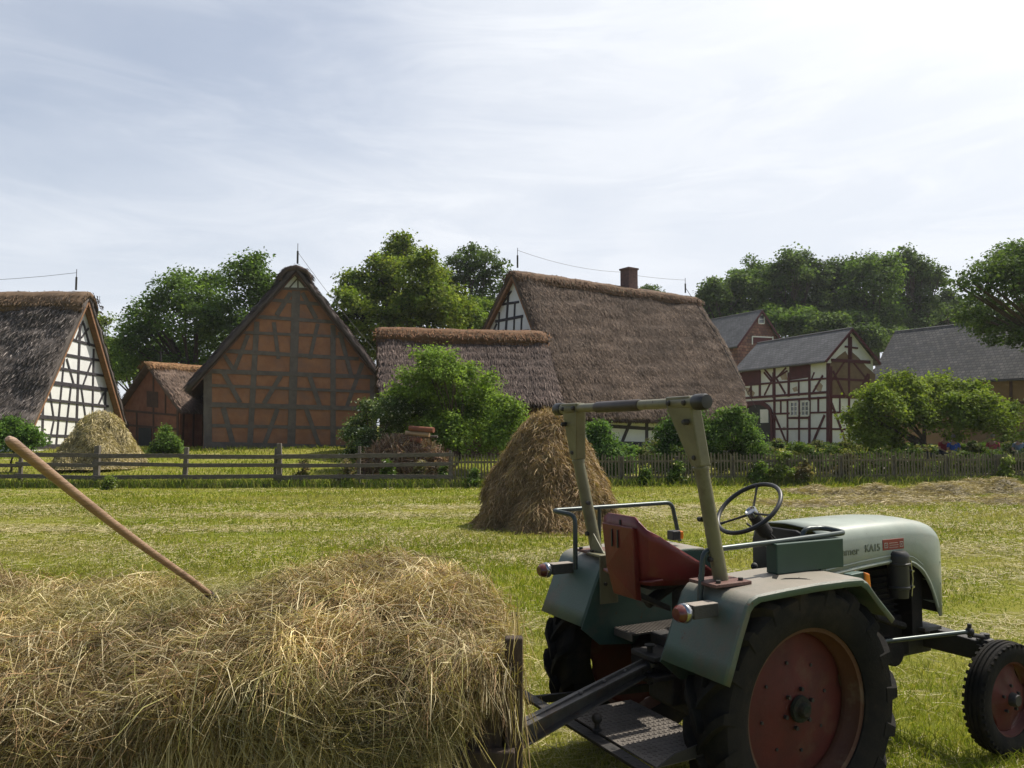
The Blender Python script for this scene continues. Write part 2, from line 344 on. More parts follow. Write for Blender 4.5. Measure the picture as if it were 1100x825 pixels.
for (cx, sx, cy, sy, nn) in ((-1.8, .6, 13.9, .35, 2500), (.1, .7, 11.6, .4, 1400), (-2.2, .9, 13.2, .3, 1500), (-6, 1.3, 12.5, .5, 1600), (4.6, 1.2, 17, .7, 2200), (9, 2.5, 15.5, .6, 3500), (7, 2, 12.5, .5, 2200), (-11, 2.4, 19, .7, 2500), (-5, 3.2, 17.5, .35, 4000), (1.5, 3.0, 19.5, .35, 4200), (10, 3.5, 18, .45, 5000), (-8, 3, 15, .3, 3500), (6.5, 2.5, 10.2, .35, 2600), (-3.4, 1.6, 9.2, .3, 1800), (3, 1.5, 7.6, .25, 1400)):
    parts.append(lying(nn, 0, 0, int(nn + cx * 7), (cx, sx, cy, sy)))
V, Qd, C = merge(parts); g = mesh_np('loose_straw', V, Qd, STRAW, cols=C); tag(g, 'thin pale stalks of cut hay scattered over the mown grass', 'straw', kind='stuff')

# ---------------------------------------------------------------- hay
HAYC = [(.48, .37, .17), (.41, .31, .14), (.55, .44, .23), (.31, .225, .10), (.36, .32, .12), (.25, .18, .08), (.44, .32, .16)]
HAYB = mat('hay_mass', (.20, .155, .075), (.10, .075, .038), 14, .95, bump=2.5, bscale=26, base3=(.27, .22, .10), s3=3)
def haystack(name, X0, Y0, rb, h, n, seed, label, lean=.06, cols=HAYC, lobes=.10):
    r = np.random.default_rng(seed); z0 = gz(X0, Y0)
    def rad(t, a):        # t 0 base .. 1 top
        prof = np.interp(t, [0, .06, .2, .45, .7, .85, .95, 1.], [1.06, .98, .88, .72, .51, .37, .23, .0])
        return rb * prof * (1 + lobes * np.sin(2 * a + seed) * (1 - t) + .05 * np.sin(5 * a + 2 * seed + 5 * t) + .05 * np.sin(9 * a - 6 * t) + .035 * np.sin(3 * a + 11 * t))
    nt_, na = 30, 64; T = np.linspace(0, 1, nt_); A = np.linspace(0, 2 * PI, na, endpoint=False); TT, AA = np.meshgrid(T, A, indexing='ij')
    RR = rad(TT, AA) * .96 + snoise(AA * 7, TT * 16, seed) * .03
    V = np.stack([RR * np.cos(AA) + lean * TT * h, RR * np.sin(AA), TT * h - .03], -1).reshape(-1, 3)
    Qs = np.array([(i * na + k, i * na + (k + 1) % na, (i + 1) * na + (k + 1) % na, (i + 1) * na + k) for i in range(nt_ - 1) for k in range(na)])
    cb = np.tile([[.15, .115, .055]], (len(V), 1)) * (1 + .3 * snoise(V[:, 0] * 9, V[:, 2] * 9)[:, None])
    t = 1 - np.sqrt(r.random(n)); t = np.clip(t * 1.03, 0, .985); a = r.uniform(0, 2 * PI, n)
    clump = snoise(a * 5 + t * 3, t * 14, seed + 3.)
    l = r.uniform(.08, .34, n) * (rb / 1.3) ** .5
    rr = rad(t, a) + .02 + .05 * clump + .03 * snoise(a * 13, t * 30, seed + 1.); rad_ = np.stack([np.cos(a), np.sin(a), np.zeros(n)], -1); tg = np.stack([-np.sin(a), np.cos(a), np.zeros(n)], -1)
    p0 = rad_ * rr[:, None] + np.stack([lean * t * h, np.zeros(n), t * h], -1)
    slope = nrm(rad_ * .45 + np.array([0, 0, -1.])); d = nrm(slope + tg * (r.normal(size=n) * 1.1 + .8 * snoise(a * 4, t * 11, seed + 8.))[:, None] + r.normal(size=(n, 3)) * .35)
    out = (r.random(n) ** 3 * .10)[:, None] * rad_
    P = np.stack([p0 - d * l[:, None] * .4, p0 + out * .5 + tg * (r.normal(size=n) * .02)[:, None], p0 + out + d * l[:, None] * .35, p0 + out + d * l[:, None] * .62 + np.array([0, 0, -1]) * (l * .12)[:, None]], 1)
    P[:, :, 2] = np.maximum(P[:, :, 2], .0)
    c = palette(n, cols, .16, r) * (1 + .14 * clump)[:, None]
    w = max(.0035, .0006 * Y0) * r.uniform(.7, 1.5, n)
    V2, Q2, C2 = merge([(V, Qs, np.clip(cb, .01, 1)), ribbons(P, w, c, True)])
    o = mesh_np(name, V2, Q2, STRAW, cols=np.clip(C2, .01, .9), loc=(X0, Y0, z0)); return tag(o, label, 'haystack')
HAYD = [(.33, .22, .11), (.27, .18, .09), (.40, .29, .155), (.19, .125, .065), (.26, .20, .095), (.35, .235, .125)]
p = at(587, 571, 15.2)
haystack('haystack', p[0] - .02, 15.9, 1.40, 2.33, 75000, 4, 'tall brown conical haystack standing on the mown field behind the tractor', cols=HAYD)
haystack('haystack', -17.65, 33.2, 1.72, 2.42, 24000, 9, 'pale rounded haystack behind the rail fence before the white gable', lean=.02, lobes=.04, cols=[(.46, .38, .20), (.40, .33, .17), (.52, .44, .26), (.33, .27, .14)])

# hay rows left by the rake, on the right of the field
def hay_row(x0, x1, yc, hgt, wid, n, seed, label):
    r = np.random.default_rng(seed); nxr, nyr = 160, 22
    def hf(x, y):
        u = (x - x0) / (x1 - x0); env = np.clip(np.minimum(u, 1 - u) * 8, 0, 1); yy = yc + .5 * np.sin(x * .8 + seed) + .25 * np.sin(x * 2.3)
        q = 1 - ((y - yy) / wid) ** 2
        return env * np.clip(q, 0, 1) * hgt * (.55 + .45 * np.sin(x * 2.1 + seed) * np.cos(x * .9 + y) + .35 * snoise(x * 4, y * 5, seed))
    x = np.linspace(x0, x1, nxr); y = np.linspace(yc - wid - .8, yc + wid + .8, nyr); XX, YY = np.meshgrid(x, y); ZZ = np.maximum(hf(XX, YY), -.0) - .02
    Vb = np.stack([XX, YY, ZZ + gzv(XX, YY)], -1).reshape(-1, 3); I = np.arange(nyr - 1)[:, None] * nxr + np.arange(nxr - 1)[None, :]
    Qb = np.stack([I, I + 1, I + nxr + 1, I + nxr], -1).reshape(-1, 4); cb = np.tile([[.17, .135, .065]], (len(Vb), 1))
    xx = r.uniform(x0, x1, n); yy = yc + r.uniform(-1, 1, n) * (wid + .6); zz = np.maximum(hf(xx, yy), 0); k = (zz > .015) | (r.random(n) < .12); xx, yy, zz = xx[k], yy[k], zz[k]; m = len(xx)
    a = r.normal(size=m) * .7 + .2; l = r.uniform(.12, .4, m); d = np.stack([np.cos(a), np.sin(a), r.normal(size=m) * .25], -1)
    c0 = np.stack([xx, yy, gzv(xx, yy) + zz + r.uniform(0, .05, m)], -1)
    P = np.stack([c0 - d * l[:, None] * .5, c0 + np.array([0, 0, .04]) * r.random((m, 1)), c0 + d * l[:, None] * .5], 1)
    P[:, :, 2] = np.maximum(P[:, :, 2], gzv(xx, yy)[:, None] + .005)
    cc = palette(m, [(.40, .33, .18), (.34, .27, .14), (.46, .38, .22), (.28, .22, .11)], .15, r)
    V2, Q2, C2 = merge([(Vb, Qb, cb), ribbons(P, .014 * r.uniform(.7, 1.4, m), cc, True)])
    loc = np.array([(x0 + x1) / 2, yc, 0]); V2 = V2 - loc
    tag(mesh_np('hay_row', V2, Q2, STRAW, cols=C2, loc=loc), label, 'hay', kind='stuff')
hay_row(8.6, 20, 23.6, .40, .9, 16000, 2, 'raked row of drying hay on the right of the field')
hay_row(6.2, 19, 20.6, .14, .7, 9000, 5, 'thin raked row of hay nearer the tractor bonnet')

# ---------------------------------------------------------------- hay wagon, its load and the fork
WX0, WX1, WY0, WY1 = -4.6, .03, 2.78, 4.42; WF = .56
wag = empty('hay_wagon', (WX0 / 2, (WY0 + WY1) / 2, 0), label='dark plank-sided farm wagon heaped with hay and coupled to the tractor', cat='farm wagon')
wl = Vector((WX0 / 2, (WY0 + WY1) / 2, 0))
def WL(*p): return Vector(p) - wl
m = MB(); m.b2(WL(WX0, WY0 + .03, WF - .06), WL(WX1 - .05, WY1 - .03, WF)); m.build('bed', WAGW, wag)
for yy, sg in ((WY0, 1), (WY1, -1)):
    m = MB(); x = WX0
    while x < WX1 - .1:
        w = .125 + random.random() * .03; m.b2(WL(x, min(yy, yy + sg * .028) + random.random() * .004, WF - .12), WL(min(x + w - .008, WX1 - .03), max(yy, yy + sg * .028), (1.0 if sg > 0 else .80) + random.random() * .03)); x += w
    m.build('side_boards', WAGW, wag)
    m = MB(); m.b2(WL(WX0, min(yy - sg * .05, yy - sg * .004), WF + .1), WL(WX1 - .02, max(yy - sg * .05, yy - sg * .004), WF + .2)); m.build('side_rail', WAGW, wag, bevel=.005)
m = MB()
for k in range(3): m.b2(WL(WX1 - .035, WY0 + .03, WF - .1 + k * .135), WL(WX1, WY1 - .03, WF - .1 + k * .135 + .128))
m.build('front_board', WAGW, wag, bevel=.004)
for yy, hp_ in ((WY0 + .03, 1.13),):
    m = MB(); m.b2(WL(WX1 - .055, yy - .024, WF - .2), WL(WX1 + .008, yy + .024, hp_)); m.build('corner_post', WAGW, wag, bevel=.006)
for x in (-.9, -3.7):
    m = MB(); m.cyl(WL(x, WY0 + .1, .32), WL(x, WY1 - .1, .32), .035, 12); m.b2(WL(x - .06, WY0 + .25, .34), WL(x + .06, WY1 - .25, WF - .07)); m.build('axle', IRON, wag)
    for yy in (WY0 + .06, WY1 - .06):
        m = MB(); m.lathe([(.19, -.07), (.25, -.085), (.31, -.075), (.325, -.05), (.325, .05), (.31, .075), (.25, .085), (.19, .07)], WL(x, yy, .325), (0, 1, 0), 36); t_ = m.build('wheel', TYRE, wag, smooth=True)
        m = MB(); m.lathe([(.0, -.02), (.188, -.04), (.188, .04), (.0, .02)], WL(x, yy, .325), (0, 1, 0), 24, closed=False); m.build('rim', RIM, t_, smooth=True)

def load_h(x, y):
    e = np.clip((x - (WX0 - .2)) / .5, 0, 1) * np.clip((WX1 + .03 - x) / .22, 0, 1) ** .45
    u = (y - 3.45) / .95; q = np.clip(1 - np.abs(u) ** 3.2, 0, 1) ** .5
    top = 1.07 - .035 * np.exp(-((x + 1.28) / .28) ** 2) + .145 * np.exp(-((x + .64) / .40) ** 2) - .05 * np.exp(-((x + .0) / .16) ** 2) + .05 * np.exp(-((x + 1.75) / .6) ** 2) + .02 * np.sin(x * 4.3 + 1) + .012 * np.sin(x * 9 + y * 5)
    return WF + (top - WF) * e * q
LY0, LY1 = 2.60, 4.42
def load_surface(u, v, r=None):
    """u along the wagon 0..1, v 0..1: up the near face, over the top, to the far side"""
    x = WX0 - .1 + u * (WX1 - WX0 + .10)
    k = np.clip(v / .45, 0, 1)                       # near face part
    lump = snoise(x * 3.1, v * 7, 1.) * .075 + snoise(x * 7.5, v * 13, 3.) * .042 + snoise(x * 17, v * 27, 5.) * .014
    endr = np.clip((WX1 + .0 - x) / .35, 0, 1) ** .5
    yn = 2.70 - .10 * np.sin(np.clip(k, 0, 1) * PI) * endr + .30 * np.clip(k - .55, 0, 1) ** 1.5 * 1.6 - lump
    yn = yn + (1 - endr) * .14
    hem = .70 + .09 * np.sin(x * 5.2) + .07 * np.sin(x * 11 + 1) + .34 * (1 - np.clip((-.20 - x) / .25, 0, 1)) + .07 * (x < -.3) * np.sin(x * 3)
    ytop = 2.93; ztop = load_h(x, 3.0)
    zn = hem + (ztop - hem) * k
    kt = np.clip((v - .45) / .55, 0, 1)
    y = np.where(v < .45, np.minimum(yn, 2.98), 2.98 + kt * (4.36 - 2.98))
    z = np.where(v < .45, zn, load_h(x, np.minimum(2.98 + kt * 1.4, 4.38)) + lump * .5)
    return np.stack([x, y, z], -1)
hl = np.array([-1.6, 3.5, WF])
nu, nv = 220, 70; U, VV = np.meshgrid(np.linspace(0, 1, nu), np.linspace(0, 1, nv)); S = load_surface(U, VV)
I = np.arange(nv - 1)[:, None] * nu + np.arange(nu - 1)[None, :]
Qb = np.stack([I, I + 1, I + nu + 1, I + nu], -1).reshape(-1, 4); Vb = S.reshape(-1, 3) - np.array([0, -.05, .04])
cb = np.tile([[.07, .05, .026]], (len(Vb), 1)) * (1 + .35 * snoise(Vb[:, 0] * 16, Vb[:, 2] * 19 + Vb[:, 1] * 12)[:, None])  # backing under the strands darkened to paint shade into the gaps
r = np.random.default_rng(11); n = 130000
u = np.where(r.random(n) < .93, r.uniform(.30, .99, n), r.uniform(0, .3, n)); v = r.uniform(0, 1, n) ** 1.05; v = np.where(v > .75, r.uniform(0, .7, n), v)
e = .004; P0 = load_surface(u, v); Su = nrm(load_surface(u + e, v) - load_surface(u - e, v)); Sv = nrm(load_surface(u, v + e) - load_surface(u, v - e)); Nn = nrm(np.cross(Su, Sv))
fld = 1.5 * snoise(u * 24, v * 5, 4.) + .7 * snoise(u * 60, v * 12, 7.)           # swirl of the stalks
ang = -PI / 2 + fld * 1.25 + r.normal(size=n) * .75; ang = np.where(v > .5, ang + PI * .3 * r.normal(size=n), ang)
d = Su * np.cos(ang)[:, None] + Sv * np.sin(ang)[:, None]; d = nrm(d + r.normal(size=(n, 3)) * .26)
l = r.uniform(.06, .34, n) * np.where(r.random(n) < .08, 1.6, 1); cl_ = snoise(u * 70, v * 18, 2.)
p0 = P0 + Nn * (.002 + .040 * r.random(n) + .018 * cl_)[:, None]; crv = Nn * (r.random(n) ** 4 * .10)[:, None]; sidev = np.cross(d, Nn) * (r.normal(size=n) * .18 * l)[:, None]
edge = np.clip((u - .93) / .06, 0, 1); d[:, 0] *= (1 - .85 * edge); l = l * (1 - .45 * edge * (v < .3))
P = np.stack([p0 - d * (l * .45)[:, None] - Nn * .015, p0 - d * (l * .15)[:, None] + crv * .5, p0 + d * (l * .15)[:, None] + crv + sidev * .5, p0 + d * (l * .5)[:, None] + crv * .8 + sidev - np.array([0, 0, 1]) * (l * .12)[:, None]], 1)
grn = np.clip(snoise(u * 15, v * 6, 6.), 0, 1)[:, None]
c = palette(n, [(.40, .31, .15), (.33, .25, .12), (.56, .46, .26), (.22, .15, .07), (.28, .25, .09), (.12, .08, .038), (.36, .22, .11), (.60, .51, .31), (.16, .11, .05)], .2, r); c = c * (1 + .32 * cl_[:, None]) * (1 + .25 * snoise(u * 30, v * 8, 15.)[:, None]); c = c * (1 - .5 * grn) + np.array([.23, .26, .09]) * .5 * grn  # recessed strands tinted darker, raised ones lighter: lump shading put into the colour
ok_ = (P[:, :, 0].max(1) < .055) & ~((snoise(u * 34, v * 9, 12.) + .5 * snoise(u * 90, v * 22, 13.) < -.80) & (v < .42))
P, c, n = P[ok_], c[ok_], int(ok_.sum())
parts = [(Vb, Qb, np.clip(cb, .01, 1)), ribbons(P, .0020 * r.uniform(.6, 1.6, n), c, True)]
# long loose stalks: hanging down the near side and standing up from the top
def wisps(n, kind, seed):
    r = np.random.default_rng(seed); u = r.uniform(.34, .985, n)
    if kind == 'hang': v = r.uniform(.0, .42, n); u = np.where(u > .945, u - .3, u)
    else: v = r.uniform(.42, .70, n)
    p = load_surface(u, v); l = r.uniform(.12, .38, n)
    if kind == 'hang': d = nrm(np.stack([r.normal(size=n) * .45, -.25 - .2 * r.random(n), -np.ones(n)], -1)); g_ = -.25
    else: d = nrm(np.stack([r.normal(size=n), r.normal(size=n) * .5, .2 + .35 * r.random(n)], -1)); l *= .55; g_ = -.3
    s = np.linspace(0, 1, 6)[None, :, None]; P = p[:, None] + d[:, None] * s * l[:, None, None]; P[:, :, 2] += (g_ * l[:, None] * s[:, :, 0] ** 2)
    w = nrm(r.normal(size=(n, 3))); P += w[:, None] * (np.sin(s * PI * r.uniform(.6, 1.6, n)[:, None, None]) * .05 * l[:, None, None])
    return ribbons(P, .0022 * r.uniform(.7, 1.5, n), palette(n, [(.66, .54, .29), (.56, .45, .21), (.42, .34, .15)], .12, r), True)
parts += [wisps(7000, 'hang', 21), wisps(5200, 'up', 22)]
# strands caught on the front board
r = np.random.default_rng(31); n = 260; p = np.stack([r.uniform(-.03, .05, n), r.uniform(WY0 - .06, WY0 + .5, n), r.uniform(.62, 1.22, n)], -1)
d = nrm(np.stack([r.normal(size=n) * .22, r.normal(size=n) * .2, -np.ones(n)], -1)); l = r.uniform(.08, .34, n); s = np.linspace(0, 1, 5)[None, :, None]
P = p[:, None] + d[:, None] * s * l[:, None, None] + nrm(r.normal(size=(n, 3)))[:, None] * np.sin(s * PI) * .02
parts.append(ribbons(P, .0026 * r.uniform(.7, 1.4, n), palette(n, HAYC, .15, r), True))
V2, Q2, C2 = merge(parts)
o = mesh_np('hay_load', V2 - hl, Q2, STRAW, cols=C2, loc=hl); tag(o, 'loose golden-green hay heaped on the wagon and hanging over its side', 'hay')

a = Vector(at(8, 471, 2.02)); b = Vector(at(205, 623, 3.16)); d = (b - a).normalized()
fk = empty('hay_fork', a, label='wooden-handled hay fork stuck slantwise into the wagon hay', cat='hay fork')
m = MB(); L_ = (b - a).length; m.tube([d * t_ + Vector((0, 0, -.012 * math.sin(min(1, t_ / L_) * PI))) for t_ in (0., .004, .02, .15, .3, .45, .6, .75, .9, L_, L_ + .22)], [.006, .010, .0140, .0143, .0137, .0141, .0136, .0139, .0133, .0130, .013], 20); m.build('handle', ASH, fk, smooth=True)
m = MB(); e0 = d * (L_ + .20); m.tube([e0, e0 + d * .08], [.017, .013], 14)
sdv = d.cross(Vector((0, 0, 1))).normalized()
for k in (-1, 0, 1): m.tube([e0 + d * .08, e0 + d * .10 + sdv * k * .045 - Vector((0, 0, .03)), e0 + d * .14 + sdv * k * .06 - Vector((0, 0, .10)), e0 + d * .22 + sdv * k * .06 - Vector((0, 0, .24))], [.006, .005, .0045, .002], 8)
m.build('tines', STEEL, fk, smooth=True)
# ---------------------------------------------------------------- tractor; x forward, y left, z up, origin under the rear axle
TR = empty('tractor', (1.037, 4.258, 0), R(90 - 62.32), label='vintage green open tractor with red seat and cream roll bar parked on the mown field', cat='tractor')
def wheel(name, c, out, Rr, rim_r, hw, rear):
    """out = -1 right side, +1 left side; axle along y"""
    c = Vector(c); ax = (0, out, 0)
    disc_off = -.02 if rear else .0
    m = MB(); NS = 72; ring = []; rr0 = rim_r * .912
    def rad(a):
        if rear:
            f = 4; s_ = abs(((a * f / (2 * PI) + .37) % 1) - .5)              # four flats leave slits against the rim
            return min(rr0, rr0 * .935 + rr0 * .09 * (s_ / .12) ** 2)
        s_ = abs(((a * 4 / (2 * PI) + .1) % 1) - .5); return rr0 * (.80 + .20 * min(1, (s_ / .28) ** 3))
    for q, dd in ((0, .035), (.18, .035), (.34, .030), (.62, .008), (.9, .0), (1, -.004)):
        ring.append([c + Vector((math.cos(2 * PI * k / NS) * rad(2 * PI * k / NS) * q, out * (disc_off + dd), math.sin(2 * PI * k / NS) * rad(2 * PI * k / NS) * q)) for k in range(NS + 1)])
    m.grid(ring); wd = m.build(name, RIM, TR, smooth=True, solid=.008)
    m = MB(); b = hw * .72
    prof = [(rim_r, b), (rim_r * 1.0, b * .9), (rim_r * .93, b * .82), (rim_r * .915, b * .3), (rim_r * .88, b * .1), (rim_r * .88, -b * .2), (rim_r * .92, -b * .4), (rim_r, -b), (rim_r * 1.03, -b), (rim_r * 1.03, b)]
    m.lathe(prof, c, ax, 72); m.build('rim', RIMO if rear else RIM, wd, smooth=True)
    m = MB()
    if rear:
        m.lathe([(0, .065), (.025, .065), (.032, .058), (.035, .04), (.058, .036), (.062, .02), (.0, .0)], c + Vector((0, out * .01, 0)), ax, 28, closed=False)
        for k in range(6):
            p = c + Vector((math.cos(k * PI / 3 + .3) * .088, out * .018, math.sin(k * PI / 3 + .3) * .088)); mb_ = MB(); mb_.cyl(p, p + Vector((0, out * .016, 0)), .010, 6); mb_.build('wheel_nut', IRON, wd)
        m.build('hub', HUBG, wd, smooth=True)
        for k in range(8):
            p = c + Vector((math.cos(k * PI / 4 + .2) * .21, out * -.012, math.sin(k * PI / 4 + .2) * .21)); m = MB(); m.cyl(p, p + Vector((0, out * .012, 0)), .008, 6); m.build('bolt', IRON, wd)
    else:
        m.lathe([(0, .07), (.03, .07), (.037, .06), (.04, .03), (.055, .028), (.055, .0)], c + Vector((0, out * .005, 0)), ax, 24, closed=False)
        for k in range(5):
            p = c + Vector((math.cos(k * PI * .4 + .3) * .075, out * .02, math.sin(k * PI * .4 + .3) * .075)); mb_ = MB(); mb_.cyl(p, p + Vector((0, out * .022, 0)), .009, 6); mb_.build('wheel_nut', IRON, wd)
        m.build('hub', IRON, wd, smooth=True)
    m = MB(); h = Rr - rim_r; tr = Rr - (.043 if rear else .008)
    if rear:
        prof = [(rim_r * .98, hw * .70), (rim_r + h * .12, hw * .86), (rim_r + h * .4, hw * 1.0), (rim_r + h * .68, hw * .97), (tr - .012, hw * .86), (tr, hw * .62), (tr + .006, 0)]
        prof = prof + [(a_, -b_) for a_, b_ in prof[-2::-1]]
        m.lathe(prof, c, ax, 96)
        NL = 19
        for k in range(NL):
            for sd in (-1, 1):
                th0 = 2 * PI * (k + (.5 if sd > 0 else 0)) / NL; rows = []
                for q in range(7):
                    w = q / 6; wy = sd * hw * (-.06 + 1.08 * w); th = th0 - (.30 * (w ** .8)) * (1 if True else 1)
                    drop = .05 * max(0, w - .70) ** 1.3 / .28; rt = Rr - drop; rb = rt - .075
                    tw = .021 + .010 * w; rows.append((wy, th, rt, rb, tw))
                V = []; F = []
                for (wy, th, rt, rb, tw) in rows:
                    for (rad_, t_) in ((rb, -tw * 1.35 / Rr), (rb, tw * 1.35 / Rr), (rt, tw * .75 / Rr), (rt, -tw * .75 / Rr)):
                        V.append(c + Vector((math.cos(th + t_) * rad_, wy, math.sin(th + t_) * rad_)))
                for i in range(6):
                    for j in range(4): F.append((i * 4 + j, i * 4 + (j + 1) % 4, (i + 1) * 4 + (j + 1) % 4, (i + 1) * 4 + j))
                F += [(0, 1, 2, 3), (27, 26, 25, 24)]; m.add(V, F)
    else:
        g_ = .007; pr = [(rim_r * .98, hw * .74), (rim_r + h * .3, hw * .98), (rim_r + h * .6, hw), (tr - .012, hw * .86), (tr, hw * .70)]
        cen = [(tr, hw * .46), (tr - g_, hw * .43), (tr - g_, hw * .36), (tr + .003, hw * .33), (tr + .004, hw * .12), (tr - g_, hw * .09), (tr - g_, -hw * .0)]
        full = pr + cen + [(a_, -b_) for a_, b_ in cen[-2::-1]] + [(a_, -b_) for a_, b_ in pr[::-1]]
        m.lathe(full, c, ax, 72)
        for k in range(44):
            th = 2 * PI * k / 44
            for sd in (-1, 1):
                p = c + Vector((math.cos(th) * (tr - .012), sd * hw * .86, math.sin(th) * (tr - .012)))
                m.box(p, (.020, .018, .014), Matrix.Rotation(-th + PI / 2, 3, 'Y'))
    m.build('tyre', TYRE, wd, smooth=True)
    return wd
for s in (-1, 1):
    wheel('rear_wheel', (0, s * .62, .575), s, .598, .388, .125, True)
    wheel('front_wheel', (1.77, s * .555, .325), s, .325, .215, .062, False)
# chassis
m = MB(); m.cyl((0, -.5, .575), (0, .5, .575), .075, 20); m.cyl((0, -.52, .575), (0, -.40, .575), .11, 20); m.cyl((0, .40, .575), (0, .52, .575), .11, 20)
m.b2((-.24, -.16, .42), (.28, .16, .78)); m.b2((-.30, -.10, .46), (-.235, .10, .72)); m.cyl((-.12, -.15, .60), (-.12, -.30, .60), .15, 20); m.cyl((-.12, .15, .60), (-.12, .30, .60), .15, 20)
m.build('rear_axle_housing', IRON, TR, bevel=.012)
m = MB(); m.b2((.27, -.12, .44), (.72, .12, .72)); m.b2((.68, -.165, .49), (.74, .165, .84)); m.b2((.3, -.08, .715), (.6, .08, .80)); m.build('gearbox', BLACKIRON, TR, bevel=.012)
m = MB(); m.b2((.74, -.13, .50), (1.52, .13, .74)); m.b2((.80, -.11, .46), (1.42, .11, .505))
m.b2((.82, -.11, .735), (1.10, .11, 1.03)); m.b2((1.13, -.11, .735), (1.42, .11, 1.03)); 
for k in range(7): m.b2((.81, -.135, .77 + k * .035), (1.43, .135, .778 + k * .035))
m.b2((1.46, -.20, .62), (1.56, .20, 1.16))
m.cyl((.9, -.15, .60), (.9, -.21, .60), .055, 14); m.tube([(1.0, -.13, .98), (1.0, -.2, .95), (1.12, -.21, .78), (1.38, -.2, .70)], .022, 10); m.cyl((1.1, -.2, .50), (1.1, -.2, .68), .045, 14)
m.tube([(.85, .14, .9), (.95, .2, .9), (1.3, .2, .88)], .028, 10); m.cyl((1.30, -.14, .55), (1.30, -.20, .55), .08, 16)
en = m.build('engine', BLACKIRON, TR, bevel=.008)
m = MB(); m.lathe([(0, .10), (.045, .10), (.06, .085), (.063, .07), (.063, .035), (.07, .032), (.07, .022), (.06, .018), (.06, -.10), (.064, -.105), (.064, -.115), (.058, -.12), (.052, -.17), (0, -.18)], (1.27, -.255, 1.06), (0, 0, 1), 24, closed=False)
m.build('air_filter', BLACK, en, smooth=True)
m = MB(); m.tube([(1.322, -.30, 1.11), (1.330, -.305, 1.0), (1.322, -.30, .90)], .005, 6); m.box((1.325, -.303, 1.045), (.02, .02, .012)); m.box((1.325, -.303, .955), (.02, .02, .012)); m.build('filter_clip', CHROME, en)
m = MB(); m.cyl((1.50, -.15, .66), (1.62, -.15, .66), .018, 10); m.b2((1.52, -.24, .655), (1.68, -.10, .675)); m.cyl((1.60, -.2, .62), (1.60, -.2, .655), .014, 8); m.build('bonnet_bracket', STEEL, TR)
# bonnet shell
def hood_sec(a, w, zt, zb):
    prof = [(-w, zb), (-w, zb + (zt - .09 - zb) * .5), (-w, zt - .085), (-w + .012, zt - .05), (-w + .04, zt - .022), (-w + .09, zt - .008), (-.06, zt), (0, zt + .003)]
    prof = prof + [(-b, z) for b, z in prof[-2::-1]]
    return [(a, b, z) for b, z in prof]
def zbot(a): return float(np.interp(a, [.6, .95, 1.2, 1.32, 1.42, 1.50, 1.56, 1.60, 1.63, 1.66], [1.045, 1.075, 1.09, 1.088, 1.065, 1.015, .94, .86, .78, .735]))
sta = [(.63, .25, 1.325), (.8, .25, 1.33), (1.0, .25, 1.334), (1.15, .25, 1.336), (1.3, .25, 1.336), (1.4, .25, 1.334), (1.47, .25, 1.33), (1.53, .25, 1.322), (1.58, .249, 1.316), (1.62, .247, 1.307), (1.66, .243, 1.290), (1.69, .236, 1.264), (1.715, .223, 1.215), (1.728, .208, 1.15), (1.734, .198, 1.09)]
rows = [hood_sec(a, w, zt, zbot(a)) for a, w, zt in sta]
m = MB(); m.grid(rows); hood = m.build('bonnet', HOODP, TR, smooth=True, solid=.006)
m = MB(); nose = [(1.734, b, z) for z in (.74, .9, 1.07) for b in (-.196, -.1, 0, .1, .196)]; m.grid([nose[0:5], nose[5:10], nose[10:15]]); m.b2((1.72, -.196, 1.04), (1.738, .196, 1.12))
m.build('grille', IRON, hood, solid=.006)
m = MB()
for z in (.80, .93, 1.06): m.tube([(1.60, -.254, z), (1.68, -.236, z), (1.735, -.205, z), (1.745, 0, z), (1.735, .205, z), (1.68, .236, z), (1.60, .254, z)][1:-1], .010, 8)
m.build('nose_band', HOODP, hood, smooth=True)
for s in (-1, 1):
    m = MB(); m.tube([(a, s * .2535, zbot(a) + .014) for a in np.linspace(.66, 1.63, 40)], .0085, 8); m.tube([(a, s * .2525, zbot(a) + .045) for a in np.linspace(.66, 1.50, 30)], .0045, 6)
    m.build('side_moulding', HOODP, hood, smooth=True)
    m = MB()

# lettering and badge on the side of the bonnet
def text_obj(s, size, loc, rot, mt, parent, name='lettering', ext=.0015, shear=0., xs=1.):
    cu = bpy.data.curves.new('t', 'FONT'); cu.body = s; cu.size = size; cu.extrude = ext; cu.offset = .0006; cu.shear = shear
    o = bpy.data.objects.new('t', cu); col.objects.link(o); bpy.context.view_layer.update()
    me = bpy.data.meshes.new_from_object(o.evaluated_get(bpy.context.evaluated_depsgraph_get())); bpy.data.objects.remove(o)
    me.materials.clear(); me.materials.append(mt); q = bpy.data.objects.new(name, me); col.objects.link(q); q.parent = parent
    q.location = loc; q.rotation_euler = rot; q.scale = (xs, 1, 1); return q
LETM = mat('letter_metal', (.15, .17, .14), (.10, .12, .10), 5, .4, metal=.3)
text_obj('Kramer', .060, (.72, -.2545, 1.165), (PI / 2, 0, 0), LETM, hood, xs=1.15)
text_obj('KA15', .060, (.985, -.2545, 1.172), (PI / 2, 0, 0), LETM, hood, xs=.95)
m = MB(); m.b2((1.14, -.2555, 1.170), (1.33, -.2510, 1.232)); bd = m.build('badge', mat('badge_red', (.26, .04, .035), (.20, .035, .03), 5, .4), hood, bevel=.002)
PALE = mat('badge_pale', (.42, .36, .33), (.33, .28, .26), 5, .5)
m = MB()
